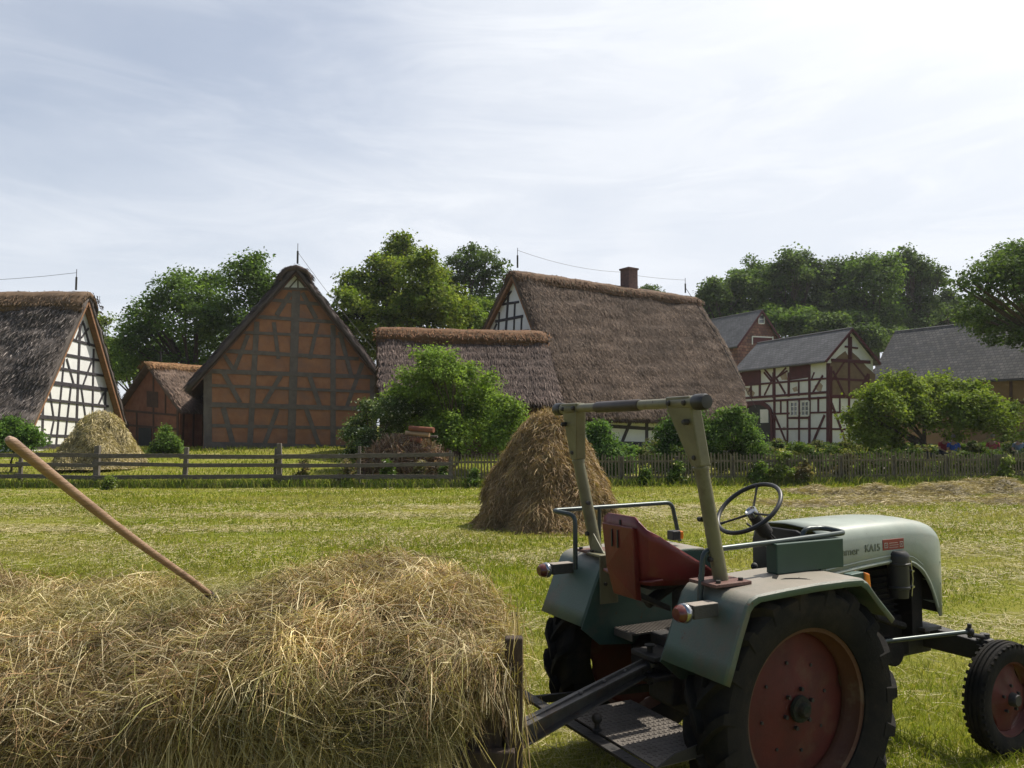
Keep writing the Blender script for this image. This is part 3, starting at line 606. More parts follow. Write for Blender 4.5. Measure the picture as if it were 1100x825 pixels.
for x in (1.152, 1.29):
    m.b2((x, -.2572, 1.183), (x + .03, -.2556, 1.187)); m.b2((x, -.2572, 1.209), (x + .03, -.2556, 1.213)); m.b2((x, -.2572, 1.187), (x + .004, -.2556, 1.209)); m.b2((x + .026, -.2572, 1.187), (x + .03, -.2556, 1.209)); m.b2((x + .011, -.2572, 1.194), (x + .019, -.2556, 1.202))
for k, (xa, xb) in enumerate(((1.195, 1.275), (1.20, 1.28), (1.195, 1.27))): m.b2((xa, -.2568, 1.182 + k * .013), (xb, -.2556, 1.1845 + k * .013))
m.build('badge_print', PALE, hood)
# dash and tank behind the bonnet
m = MB(); m.prism([(.60, b, z) for b, z in ((-.235, 1.02), (-.235, 1.22), (-.20, 1.27), (-.10, 1.30), (.10, 1.30), (.20, 1.27), (.235, 1.22), (.235, 1.02), (.12, .78), (-.12, .78))], (.05, 0, 0)); dash = m.build('dashboard', BLACK, TR, bevel=.006)
for b_, r_ in ((-.12, .04), (.10, .025)): m = MB(); m.cyl((.598, b_, 1.2), (.59, b_, 1.2), r_, 20); m.build('gauge', CHROME, dash)
# steering
sc_c = Vector((.345, .0, 1.43)); ax_ = Vector((-.66, 0, .75)).normalized(); e1 = Vector((0, 1, 0)); e2 = ax_.cross(e1)
m = MB(); m.tube([sc_c + (e1 * math.cos(t_) + e2 * math.sin(t_)) * .195 for t_ in np.linspace(0, 2 * PI, 48, endpoint=False)], .0125, 12, closed=True); sw = m.build('steering_wheel', BLACK, TR, smooth=True)
m = MB(); hubc = sc_c - ax_ * .035
for t_ in (.0, 2 * PI / 3, 4 * PI / 3):
    t_ += PI / 2 * 3 + .35; p = sc_c + (e1 * math.cos(t_) + e2 * math.sin(t_)) * .19; q = hubc + (e1 * math.cos(t_) + e2 * math.sin(t_)) * .03; m.tube([q, q.lerp(p, .75), p], [.007, .006, .009], 8)
m.build('spokes', IRON, sw, smooth=True)
m = MB(); m.lathe([(0, .012), (.022, .012), (.028, .02), (.034, .018), (.036, 0), (.03, -.03), (0, -.03)], hubc, ax_, 20, closed=False); m.build('hub_cap', CHROME, sw, smooth=True)
m = MB(); m.tube([hubc - ax_ * .02, hubc - ax_ * .07, hubc - ax_ * .075, hubc - ax_ * .16, hubc - ax_ * .165, hubc - ax_ * .42], [.034, .034, .042, .042, .018, .018], 14); m.tube([hubc - ax_ * .12 + e1 * .03, hubc - ax_ * .13 + e1 * .08, hubc - ax_ * .10 + e1 * .11], .007, 8); m.tube([hubc - ax_ * .12 - e1 * .02, hubc - ax_ * .40 - e1 * .10], .006, 8)
m.build('steering_column', IRON, TR, smooth=True)
# fenders
FP = [(-.57, .80), (-.535, .88), (-.49, .99), (-.45, 1.075), (-.435, 1.11), (-.41, 1.135), (-.37, 1.15), (-.2, 1.160), (.0, 1.168), (.2, 1.168), (.31, 1.163), (.35, 1.140), (.43, 1.055), (.535, .955)]
for s in (-1, 1):
    i_, o_ = (.345, .765)
    if s > 0: i_, o_ = .335, .775
    rows = []
    for a, z in FP:
        cx, cz = .0, .55; d_ = Vector((a - cx, 0, z - cz)).normalized()
        rows.append([(a - d_.x * .035, s * (o_ + .002), z - d_.z * .035), (a - d_.x * .008, s * (o_ + .001), z - d_.z * .008), (a, s * (o_ - .008), z), (a, s * (o_ - .1), z), (a, s * (i_ + .1), z), (a, s * (i_ + .012), z), (a - d_.x * .012, s * i_, z - d_.z * .012)])
    m = MB(); m.grid(rows); fd = m.build('fender', FENDP, TR, smooth=True, solid=.005)
    poly = [(a - .0, s * (i_ + .001), z - .012) for a, z in FP] + [(.47, s * (i_ + .001), .80), (.30, s * (i_ + .001), .70), (-.16, s * (i_ + .001), .66), (-.45, s * (i_ + .001), .69)]
    m = MB(); m.prism(poly, (0, -s * .004, 0)); m.build('inner_panel', GREEN, fd)
    # rear lamp on a bracket box on the back plate
    lb = s * .60; m = MB(); m.b2((-.62 + .01, lb - .035 , 1.045), (-.47, lb + .035, 1.105)); lm = m.build('tail_light', DUSTY, TR, bevel=.004)
    m = MB(); m.lathe([(.033, 0), (.040, .008), (.043, .022), (.038, .036)], (-.615, lb, 1.07), (-1, 0, 0), 24, closed=False); m.build('lamp_ring', CHROME, lm, smooth=True, solid=.003)
    m = MB(); m.lathe([(.039, .034), (.036, .055), (.026, .068), (0, .073)], (-.615, lb, 1.07), (-1, 0, 0), 24, closed=False); m.build('lens', LENSR, lm, smooth=True)
    # turn signal at the front of the fender
    if s < 0:
        m = MB(); m.prism([(.56, -.50, 1.00), (.56, -.50, 1.12), (.66, -.50, 1.125), (.68, -.50, 1.02)], (0, .05, 0)); m.b2((.48, -.48, 1.0), (.57, -.46, 1.02)); ts = m.build('turn_signal', GREEN, TR, bevel=.004)
        m = MB(); m.prism([(.665, -.512, 1.015), (.655, -.512, 1.125), (.69, -.512, 1.115), (.70, -.512, 1.03)], (0, .074, 0)); m.build('lens', LENSO, ts, bevel=.006)
    else:
        m = MB(); m.b2((.16, .44, 1.205), (.22, .50, 1.262)); ts = m.build('turn_signal', BLACK, TR, bevel=.006)
        m = MB(); m.b2((.221, .443, 1.209), (.245, .497, 1.258)); m.build('lens', LENSO, ts, bevel=.006)
# roll bar
BA, BZ, BR = -.532, 1.995, .0245
m = MB(); m.cyl((BA, -.585, BZ), (BA, .60, BZ), BR, 24); rb = m.build('roll_bar', CREAM, TR, smooth=True)
m = MB(); m.lathe([(0, -.225), (.027, -.225), (.030, -.215), (.030, .155), (.027, .165), (0, .165)], (BA, .06, BZ), (0, 1, 0), 24, closed=False); m.build('foam_sleeve', SLEEVE, rb, smooth=True)
for s in (-1, 1):
    m = MB(); m.lathe([(0, .0), (.034, .0), (.037, .008), (.037, .062), (.032, .075), (0, .078)], (BA, s * .575, BZ), (0, s, 0), 24, closed=False); m.build('end_cap', BLACK, rb, smooth=True)
    m = MB(); m.lathe([(.030, 0), (.030, .16), (.0255, .16)], (BA, s * .415, BZ), (0, s, 0), 24, closed=False); m.build('bar_socket', CREAM, rb, smooth=True, solid=.003)
    top = Vector((BA + .005, s * .530, BZ)); bot = Vector((-.345, s * .515, 1.175)); dn = (bot - top).normalized(); kn = top + dn * .30
    m = MB()                                                           # gusset plate box
    pl = [top + Vector((0, s * .028, .03)), top + Vector((0, -s * .14, .03)), top + Vector((0, -s * .13, -.028)), kn + Vector((0, -s * .034, .0)), kn + Vector((0, s * .034, 0))]
    m.prism([q + Vector((-.033, 0, 0)) for q in pl], Vector((.066, 0, 0))); gs = m.build('gusset', CREAM, rb, bevel=.008)
    m = MB(); m.tube([kn - dn * .02, kn + dn * .02, bot + dn * .01], [.033, .033, .035], 24); m.tube([kn + dn * .0, kn + dn * .016], [.038, .038], 24); m.build('post', CREAM, rb, smooth=True)
    for q in (top + Vector((-.035, s * .0, -.002)), top + Vector((-.035, -s * .11, .0)), top + Vector((-.035, s * .0, -.09)) + Vector((.0, 0, 0)), kn + Vector((-.038, -s * .0, .04))):
        m = MB(); m.lathe([(0, .012), (.010, .010), (.0135, 0), (.0135, -.02)], q, (-1, 0, 0), 12, closed=False); m.build('bolt', IRON, rb)
    q = top.lerp(bot, .66) + Vector((-.02, -s * .034, 0)); m = MB(); m.cyl(q, q + Vector((-.0, -s * .022, 0)), .012, 10); m.build('bolt', IRON, rb); q = top.lerp(bot, .88) + Vector((-.034, 0, 0)); m = MB(); m.cyl(q, q + Vector((-.016, 0, 0)), .013, 8); m.build('bolt', IRON, rb)
    m = MB(); m.b2((-.46 if s < 0 else -.42, s * .515 - .09, 1.160), (-.24, s * .515 + .09, 1.176)); m.build('base_plate', RUST, rb, bevel=.003)
    for (a_, b_) in ((-.28, -.06), (-.28, .06), (-.42, -.065), (-.41, .065)): m = MB(); m.cyl((a_, s * .515 + b_, 1.176), (a_, s * .515 + b_, 1.189), .012, 6); m.build('nut', IRON, rb)
m = MB(); m.b2((-.45, .322, .91), (-.33, .3335, 1.178)); m.b2((-.45, .333, 1.164), (-.33, .46, 1.178)); m.prism([(-.40, .50, 1.178), (-.40, .36, 1.178), (-.40, .47, 1.28)], (.01, 0, 0)); bk = m.build('post_bracket', STEEL if False else CREAM, rb, bevel=.004)
for q in ((-.36, .321, 1.10), (-.42, .321, 1.02), (-.36, .321, 1.02)): m = MB(); m.cyl(q, (q[0], q[1] - .012, q[2]), .010, 6); m.build('nut', IRON, rb)
# grab rails
def rail(pts, extra=()):
    m = MB(); P = [Vector(p) for p in pts]; out = [P[0]]
    for i in range(1, len(P) - 1):
        a_ = P[i] + (P[i - 1] - P[i]).normalized() * .045; b_ = P[i] + (P[i + 1] - P[i]).normalized() * .045
        for t_ in (0, .25, .5, .75, 1): out.append(a_.lerp(P[i], t_).lerp(P[i].lerp(b_, t_), t_))
    out.append(P[-1]); m.tube(out, .0135, 12)
    for e in extra: m.cyl(e[0], e[1], .011, 10)
    return m.build('grab_rail', RAILM, TR, smooth=True)
rail([(-.465, -.50, 1.05), (-.435, -.50, 1.312), (.0, -.50, 1.322), (.53, -.50, 1.338), (.50, -.38, 1.352), (.36, -.37, 1.352), (.34, -.37, 1.165)])
rail([(-.50, .50, 1.08), (-.50, .50, 1.385), (-.56, .66, 1.400), (.30, .62, 1.415), (.36, .62, 1.17)], [((-.24, .64, 1.405), (-.24, .64, 1.185))])
m = MB(); m.b2((-.005, -.535, 1.172), (.465, -.465, 1.318)); tb = m.build('toolbox', TOOLG, TR, bevel=.005)

# seat
m = MB(); rows = []
for q in range(25):
    t_ = -1 + 2 * q / 24; at_ = abs(t_)
    if at_ < .36: a_ = -.50; b_ = -t_ / .36 * .155
    else:
        w_ = (at_ - .36) / .64; a_ = -.50 + .385 * (w_ ** 1.25); b_ = -math.copysign(.155 + .075 * min(1, w_ * 1.8) ** .7, t_)
    ztop = 1.435 - (0 if at_ < .28 else .28 * ((at_ - .28) / .72) ** .95) - .012 * (at_ > .97)
    zb = 1.10 - .0 * at_
    rows.append([(a_ - .035 * (k / 5) * (1 if at_ < .5 else .3), b_ * (1 + .10 * (k / 5 - .3)), zb + (ztop - zb) * (k / 5)) for k in range(6)])
m.grid(rows); seat = m.build('seat', REDP, TR, smooth=True, solid=.009)
m = MB(); rows = []
for i in range(9):
    for_a = -.515 + .42 * i / 8; rows.append([(for_a, b_, 1.105 + .02 * (abs(b_) / .2) ** 2 + .015 * (i / 8)) for b_ in np.linspace(-.20, .20, 9)])
m.grid(rows); m.build('seat_pan', REDP, seat, smooth=True, solid=.012)
m = MB(); q = [(-.56, -.125, 1.385), (-.56, .145, 1.385), (-.55, .12, 1.16), (-.52, .10, 1.02), (-.52, -.10, 1.02), (-.55, -.12, 1.16)]
m.prism(q, (.035, 0, -.01)); bx = m.build('seat_back_plate', REDP, seat, bevel=.006)
m = MB()
for b_ in (.05, .0): m.b2((-.5645, b_ - .0035, 1.27), (-.558, b_ + .0035, 1.36))
m.cyl((-.535, .01, 1.385), (-.535, .01, 1.41), .008, 8); m.cyl((-.535, .0, 1.405), (-.52, .03, 1.42), .006, 6); m.build('slot', BLACK, seat)
m = MB(); m.prism([(-.50, -.10, 1.03), (-.50, .10, 1.03), (-.30, .10, .94), (-.30, -.10, .94)], (0, 0, .03)); m.b2((-.16, -.07, .78), (-.06, .07, 1.08)); m.b2((-.46, -.14, 1.07), (-.12, .14, 1.098)); m.cyl((-.38, 0, .97), (-.2, 0, 1.06), .03, 12)
m.build('seat_pedestal', IRON, TR, bevel=.006)
m = MB(); m.b2((-.36, .16, .765), (.10, .325, .775)); m.b2((-.36, .16, .735), (-.352, .325, .7645)); fp = m.build('footplate', ALU, TR)
m = MB()
for k in range(22): m.b2((-.355 + k * .0205, .165, .7752), (-.349 + k * .0205, .32, .7795))
m.build('footplate_rib', ALU, fp)
m = MB(); m.b2((.12, -.33, .56), (.62, -.13, .57)); m.b2((.12, .13, .56), (.62, .33, .57)); m.build('running_board', ALU, TR)
# hitch gear
m = MB(); m.b2((-.80, -.60, .442), (-.40, .12, .450)); hp = m.build('hitch_plate', ALU, TR)
m = MB()
for k in range(26):
    x0_ = -.785 + k * .0148
    for j in range(18):
        y0_ = -.585 + j * .039 + (.0195 if k % 2 else 0)
        if y0_ + .028 < .115: m.box((x0_ + .006, y0_ + .014, .4515), (.0042, .024, .003), Matrix.Rotation(.6 if k % 2 else -.6, 3, 'Z'))
m.build('plate_tread', ALU, hp)
m = MB(); m.prism([(-.80, -.603, .45), (-.42, -.603, .45), (-.42, -.603, .52), (-.70, -.603, .49)], (0, -.006, 0)); m.build('plate_side', IRON, hp)
m = MB(); y_ = .56
m.b2((-.865, -.70, .425), (-.803, .60, .440))
dbar = m.build('drawbar', IRON, TR, bevel=.003)
m = MB()
for k in range(13): m.cyl((-.834, -.63 + k * .096, .4395), (-.834, -.63 + k * .096, .4412), .012, 12)
m.build('pin_hole', BLACK, dbar)
m = MB()
for s in (1,): m.beam((-.83, s * .48, .405), (-.10, s * .30, .42), .02, .04)
m.build('lower_link', IRON, TR)
m = MB(); m.lathe([(0, -.02), (.022, -.02), (.022, 0), (.013, .004), (.012, .028), (.018, .034)], (-.795, -.15, .455), (0, 0, 1), 16, closed=False); m.ball((-.795, -.15, .505), .025, 16); m.build('ball_hitch', IRON, TR, smooth=True)
m = MB(); m.b2((-.42, -.11, .70), (-.24, .09, .725)); m.b2((-.42, -.11, .60), (-.24, .09, .625)); m.b2((-.30, -.10, .62), (-.24, .08, .705)); m.cyl((-.37, -.01, .56), (-.37, -.01, .755), .016, 12); m.cyl((-.37, -.01, .755), (-.37, -.01, .765), .03, 12); m.b2((-.25, -.05, .5), (-.235, .05, .62)); m.build('hitch_clevis', IRON, TR, bevel=.008)
# levers and pipes
m = MB(); m.tube([(.10, -.22, .70), (.02, -.26, .90), (-.02, -.27, 1.02)], .009, 8); m.tube([(-.02, -.27, 1.0), (-.04, -.27, 1.09)], .013, 8); m.build('brake_lever', IRON, TR, smooth=True)
m = MB(); m.tube([(.70, -.18, 1.02), (.85, -.2, .92), (1.0, -.19, .84), (1.12, -.19, .80)], .007, 6); m.build('fuel_pipe', STEEL, TR, smooth=True)
m = MB(); m.tube([(.60, -.20, 1.0), (.72, -.27, .80), (.80, -.27, .60)], .006, 6); m.build('control_rod', STEEL, TR, smooth=True)
# front axle and steering linkage
m = MB(); m.beam((1.77, 0, .575), (1.77, -.44, .565), .11, .14, w2=.09, h2=.115); m.beam((1.77, 0, .575), (1.77, .44, .565), .11, .14, w2=.09, h2=.115); m.b2((1.45, -.09, .47), (1.80, .09, .64)); fa = m.build('front_axle', IRON, TR, bevel=.010)
for s in (-1, 1):
    m = MB(); m.tube([(1.77, s * .45, .46), (1.77, s * .45, .50), (1.77, s * .45, .505), (1.77, s * .45, .60), (1.77, s * .45, .605), (1.77, s * .45, .635), (1.77, s * .45, .64), (1.77, s * .45, .665)], [.036, .036, .055, .055, .046, .046, .026, .026], 16); m.tube([(1.77, s * .45, .47), (1.77, s * .47, .36), (1.77, s * .50, .325), (1.77, s * .56, .325)], [.03, .03, .028, .025], 12); m.build('kingpin', IRON, TR, smooth=True)
m = MB(); m.tube([(.80, -.24, .66), (1.1, -.32, .675), (1.60, -.45, .695)], .0125, 10); dl = m.build('drag_link', RAILM, TR, smooth=True)
m = MB(); m.ball((1.615, -.455, .695), .026, 12); m.cyl((1.615, -.455, .66), (1.615, -.455, .74), .012, 8); m.tube([(1.625, -.455, .675), (1.70, -.455, .66), (1.77, -.45, .645)], [.014, .013, .016], 10); m.build('steering_arm', IRON, TR, smooth=True)
m = MB(); m.b2((.66, -.24, .55), (.86, -.14, .72)); m.build('steering_box', IRON, TR, bevel=.01)
m = MB(); m.tube([(.30, -.08, .72), (.30, -.10, .95), (.26, -.12, 1.12)], .008, 8); m.ball((.26, -.12, 1.13), .02, 10); m.build('gear_lever', IRON, TR, smooth=True)
m = MB(); m.tube([(.08, -.5, 1.06), (.16, -.5, 1.065), (.2, -.5, 1.10)], .014, 8); m.build('fender_bracket', STEEL, TR)
# the wagon's drawbar, coupled in the clevis
def tw(a_, b_, z_):
    t_ = R(90 - 62.32); return Vector((1.037 + a_ * math.cos(t_) - b_ * math.sin(t_), 4.258 + a_ * math.sin(t_) + b_ * math.cos(t_), z_))
h0 = tw(-.36, -.01, .6625); w0 = Vector((.0, 3.52, .50)); dd = (h0 - w0).normalized(); sv = dd.cross(Vector((0, 0, 1))).normalized()
m = MB(); m.beam(w0 - wl - dd * .4, h0 - wl - dd * .06, .006, .10)
for k in (-1, 1): m.beam(w0 - wl - dd * .4 + sv * .0 + Vector((0, 0, k * .05)) , h0 - wl - dd * .08 + Vector((0, 0, k * .028)), .075, .008)
m.tube([h0 - wl - dd * .08, h0 - wl - dd * .02], [.02, .02], 10)
m.lathe([(.022, -.008), (.034, -.010), (.034, .010), (.022, .008)], h0 - wl, (0, 0, 1), 20)
pole = m.build('drawbar', STEEL, wag)
for t_ in (.45, .62, .78): q = w0.lerp(h0, t_) - wl + Vector((0, 0, .056 - .022 * t_)); m = MB(); m.ball(q, .014, 8, (1, 1, .7)); m.build('bolt', STEEL, pole)
# ---------------------------------------------------------------- building materials
THG = mat('thatch_strands', (0, 0, 0), col_attr=True, trans=.0, rough=.85, spec=.2)
WHITEP = mat('white_plaster', (.74, .74, .72), (.66, .66, .64), 1.2, .9, bump=.15, bscale=9, base3=(.55, .52, .47), s3=.9, t3=(.60, .85))
CLAYP = mat('clay_infill', (.33, .155, .080), (.245, .112, .060), 1.6, .95, bump=.6, bscale=7, base3=(.22, .12, .08), s3=1.1, t3=(.47, .68))
BRICKP = mat('brick_infill', (.29, .125, .07), (.21, .085, .05), 2.2, .95, bump=.5, bscale=8, base3=(.2, .10, .07), s3=1.2)
TIMB = mat('black_timber', (.028, .026, .032), (.05, .042, .045), 3, .8, bump=.4, bscale=12)
TIMG = mat('grey_timber', (.145, .118, .098), (.10, .082, .07), 3, .85, bump=.4, bscale=12)
TIMR = mat('oxblood_timber', (.085, .014, .020), (.062, .011, .016), 2, .75, bump=.2, bscale=12)
TIMB2 = mat('brown_timber', (.10, .05, .03), (.07, .036, .024), 3, .8)
SOFF = mat('gable_board', (.26, .135, .065), (.19, .095, .048), 2, .8, stretch=(1, 1, 5))
DARKW = mat('dark_opening', (.012, .011, .011), (.02, .018, .016), 3, .7)
GLASS = mat('window_glass', (.05, .06, .065), (.10, .11, .12), 1.5, .12, spec=.8)
WFR = mat('window_frame', (.72, .72, .68), (.6, .6, .57), 5, .6)
OCHP = mat('ochre_wall', (.25, .155, .072), (.20, .125, .06), .8, .9, bump=.2, bscale=6, base3=(.3, .21, .12), s3=.5)
BRPAN = mat('brown_panel', (.20, .135, .08), (.15, .10, .062), 2, .9, bump=.4, bscale=9)
CHIM = mat('chimney_brick', (.16, .085, .075), (.10, .06, .055), 6, .9, bump=.6, bscale=12)
BARE = mat('bare_clay', (.33, .24, .16), (.40, .33, .26), 3, .95, bump=.4, bscale=9)
def tile_mat(name, c1, c2, mortar, w, h, vk=1.3, bump=.6):
    m = bpy.data.materials.new(name); m.use_nodes = True; t = m.node_tree; bs = t.nodes['Principled BSDF']; bs.inputs['Roughness'].default_value = .7
    tcn = t.nodes.new('ShaderNodeTexCoord'); sp = t.nodes.new('ShaderNodeSeparateXYZ'); cb_ = t.nodes.new('ShaderNodeCombineXYZ'); t.links.new(tcn.outputs['Object'], sp.inputs[0])
    t.links.new(sp.outputs[1], cb_.inputs[0]); mu = t.nodes.new('ShaderNodeMath'); mu.operation = 'MULTIPLY'; mu.inputs[1].default_value = vk; t.links.new(sp.outputs[2], mu.inputs[0]); t.links.new(mu.outputs[0], cb_.inputs[1])
    if name == 'shingle_wall': ad = t.nodes.new('ShaderNodeMath'); t.links.new(sp.outputs[0], ad.inputs[0]); t.links.new(sp.outputs[1], ad.inputs[1]); t.links.new(ad.outputs[0], cb_.inputs[0])
    b = t.nodes.new('ShaderNodeTexBrick'); b.inputs['Scale'].default_value = 1; b.inputs['Brick Width'].default_value = w; b.inputs['Row Height'].default_value = h; b.inputs['Mortar Size'].default_value = .03; b.inputs['Mortar Smooth'].default_value = .3
    b.inputs['Color1'].default_value = (*c1, 1); b.inputs['Color2'].default_value = (*c2, 1); b.inputs['Mortar'].default_value = (*mortar, 1); t.links.new(cb_.outputs[0], b.inputs[0])
    n = t.nodes.new('ShaderNodeTexNoise'); n.inputs['Scale'].default_value = .9; n.inputs['Detail'].default_value = 8; t.links.new(tcn.outputs['Object'], n.inputs[0])
    mr = t.nodes.new('ShaderNodeMapRange'); mr.inputs[1].default_value = .35; mr.inputs[2].default_value = .7; mr.inputs[3].default_value = .65; mr.inputs[4].default_value = 1.35; t.links.new(n.outputs[0], mr.inputs[0])
    mm = t.nodes.new('ShaderNodeVectorMath'); mm.operation = 'SCALE'; t.links.new(b.outputs[0], mm.inputs[0]); t.links.new(mr.outputs[0], mm.inputs['Scale']); t.links.new(mm.outputs[0], bs.inputs['Base Color'])
    bp = t.nodes.new('ShaderNodeBump'); bp.inputs['Strength'].default_value = bump; bp.inputs['Distance'].default_value = .03; bp.invert = True; t.links.new(b.outputs['Fac'], bp.inputs['Height']); t.links.new(bp.outputs[0], bs.inputs['Normal'])
    MATS[name] = m; return m
SLATE = tile_mat('slate_roof', (.048, .048, .052), (.085, .084, .088), (.03, .03, .033), .34, .22)
SLATE2 = tile_mat('slate_roof_lichen', (.028, .028, .032), (.085, .078, .070), (.012, .012, .013), .30, .27, bump=1.)
SHING = tile_mat('shingle_wall', (.12, .04, .03), (.26, .12, .08), (.07, .03, .025), .42, .30, 1.0, .8)

class House:
    """gable wall is the local plane y=0 (x 0..W), ridge runs along +y"""
    def __init__(s, name, label, cat, cx, cy, ang, W_, L_, ez, rz, z0=None, group=None):
        s.z0 = gz(cx, cy) - .25 if z0 is None else z0
        s.o = np.array([cx, cy, s.z0]); s.ang = ang; s.W = W_; s.L = L_; s.ez = ez - s.z0; s.rz = rz - s.z0
        s.x = np.array([math.cos(ang), math.sin(ang), 0]); s.y = np.array([-math.sin(ang), math.cos(ang), 0])
        s.kb = 1.0                                                    # how much farther the back slope runs than the front one
        s.root = empty(name, s.o, ang, label=label, cat=cat, group=group)
    def local(s, p): q = np.array(p) - s.o; return Vector((q @ s.x, q @ s.y, q[2]))
    def onface(s, px, py, axis, v=0.):
        """point of the photograph carried onto the local plane axis = v"""
        n = {'y': s.y, 'x': s.x}[axis]; c = np.array([0, 0, CAM_H]); d = ray(px, py); k = ((s.o - c) @ n + v) / (d @ n); return s.local(c + d * k)
    def walls(s, m_, cut=0.):
        W_, L_, e, r_ = s.W, s.L - cut, s.ez, s.rz
        xb = W_ / 2 * (1 - s.kb); m = MB(); m.prism([(xb, 0, 0), (W_, 0, 0), (W_, 0, e), (W_ / 2, 0, r_), (xb, 0, e)], (0, L_, 0)); return m.build('wall', m_, s.root)
    def frame(s, axis, beams, m_, v=0., name='timber_frame', parent=None, prot=.03, wk=1.):
        """beams: (x1,y1,x2,y2,width_m) in photograph pixels on the face; each stands a hair prouder than the last"""
        m = MB(); out = Vector((0, -1, 0)) if axis == 'y' else Vector((-1, 0, 0))
        if axis == 'X': out = Vector((1, 0, 0)); axis = 'x'
        for i, (a, b, c, d, w) in enumerate(beams):
            p = s.onface(a, b, axis, v); q = s.onface(c, d, axis, v); h = prot + .0022 * (i % 12) + .0007 * (i // 12)
            m.beam(p + out * (h / 2 - .02), q + out * (h / 2 - .02), w * wk, h + .04, up=out, w2=w * wk * random.uniform(.85, 1.1))
        return m.build(name, m_, parent or s.root)
    def panel(s, axis, pts, m_, name='panel', v=0., off=.006, th=.02, parent=None):
        out = Vector((0, -1, 0)) if axis == 'y' else Vector((-1, 0, 0)); P = [s.onface(a, b, axis, v) + out * off for a, b in pts]
        m = MB(); m.prism(P, -out * th); return m.build(name, m_, parent or s.root)

def thatch_slab(A, B, C_, D, th, nu, nv, seed, cols, nb, blen=.45, bw=.04, amp=.05, right=None, lift=.06, scale=1.3):
    """A ridge start, B ridge end, C eave end, D eave start (underside); returns verts, quads, cols"""
    A, B, C_, D = [np.array(q, float) for q in (A, B, C_, D)]; n = nrm(np.cross(B - A, D - A)); n = n if n[2] > 0 else -n
    r = np.random.default_rng(seed)
    def pt(u, v):
        u = u[..., None]; v = v[..., None]; Rt = B + (C_ - B) * v
        if right is not None:
            k = right(v); Rt = A + (B - A) * k + (D - A) * v
        Lf = A + (D - A) * v; return Lf + (Rt - Lf) * u
    def top(u, v):
        P = pt(u, v); e = np.minimum(np.minimum(u, 1 - u) * nu / 1.6, (1 - v) * nv / 1.8); rnd = np.clip(e, 0, 1) ** .5
        q = snoise(P[..., 0] * scale + P[..., 1] * scale, P[..., 2] * scale * 1.3 + P[..., 0] * .4, seed) * amp + snoise(P[..., 0] * 3.7 + P[..., 1] * 3.1, P[..., 2] * 4.3, seed + 2.) * amp * .5
        q = q + .020 * np.sin(v * 62 + 1.2 * np.sin(P[..., 0] * .8 + P[..., 1] * .7)) - .10 * np.sin(u * PI) * (1 - v)
        return P + n * (th * (.45 + .55 * rnd) + q)[..., None]
    U_, V_ = np.meshgrid(np.linspace(0, 1, nu), np.linspace(0, 1, nv)); Tp = top(U_, V_).reshape(-1, 3); Bt = pt(U_, V_).reshape(-1, 3)
    I = (np.arange(nv - 1)[:, None] * nu + np.arange(nu - 1)[None, :]); q1 = np.stack([I, I + 1, I + nu + 1, I + nu], -1).reshape(-1, 4); o_ = nu * nv
    ed = [k for k in range(nu)] + [nu - 1 + nu * k for k in range(1, nv)] + [nu * nv - 1 - k for k in range(1, nu)] + [nu * (nv - 1 - k) for k in range(1, nv - 1)]
    sd = np.array([(ed[i], ed[(i + 1) % len(ed)], ed[(i + 1) % len(ed)] + o_, ed[i] + o_) for i in range(len(ed))])
    V = np.concatenate([Tp, Bt]); Q_ = np.concatenate([q1[:, ::-1], q1 + o_, sd])
    base = np.mean(np.array(cols), axis=0) * .85
    cb_ = base * (1 + .18 * snoise(V[:, 0] * 2.3 + V[:, 1] * 2.1, V[:, 2] * 3.1, seed)[:, None] + r.normal(size=(len(V), 1)) * .10)
    u = r.random(nb); v = r.random(nb) * .985; P0 = top(u, v); dn = nrm((D - A))[None, :]; al = nrm(B - A)[None, :]
    l = blen * r.uniform(.5, 1.3, nb)
    d = nrm(dn + al * r.normal(size=(nb, 1)) * .16 + n * (r.random((nb, 1)) * lift * 2.2))
    P = np.stack([P0 - n * .02, P0 + d * (l * .5)[:, None] + n * .02, P0 + d * l[:, None]], 1)
    sidev = np.tile(n, (nb, 1)) + r.normal(size=(nb, 3)) * .25
    pat = snoise(P0[:, 0] * .9 + P0[:, 1] * .8, P0[:, 2] * 1.4, seed + 5.)
    pat2 = snoise(P0[:, 0] * 2.1 + P0[:, 1] * 1.9, P0[:, 2] * 3.3, seed + 9.); c = palette(nb, cols, .30, r) * (1 + .20 * pat + .12 * pat2)[:, None]
    # frayed straw ends along the eave and the verges
    parts = [(V, Q_, np.clip(cb_, .01, 1)), ribbons(P, bw * r.uniform(.6, 1.3, nb), c, True, sidev)]
    ne = nb // 7; ue = r.random(ne); Pe = pt(ue, np.ones(ne)) + n * (th * .5 * r.random(ne))[:, None]; de = nrm(dn + al * r.normal(size=(ne, 1)) * .2 + r.normal(size=(ne, 3)) * .1)
    Pq = np.stack([Pe - de * .12, Pe + de * .03, Pe + de * (.05 + .13 * r.random((ne, 1)))], 1); parts.append(ribbons(Pq, bw * .8 * np.ones(ne), palette(ne, cols, .2, r), True))
    return merge(parts)
PURP = [(.108, .075, .055), (.138, .097, .070), (.068, .046, .036), (.172, .123, .090), (.102, .070, .050)]
SHEDT = [(.085, .060, .050), (.108, .077, .064), (.060, .042, .036), (.135, .10, .083), (.085, .059, .048)]
GREYT = [(.10, .084, .075), (.145, .123, .11), (.058, .047, .042), (.22, .19, .17), (.082, .066, .058)]
MOSS = [(.15, .068, .03), (.11, .052, .025), (.085, .055, .024), (.19, .09, .04), (.06, .04, .022)]
BROWT = [(.13, .09, .07), (.17, .115, .085), (.10, .07, .055), (.20, .14, .10)]
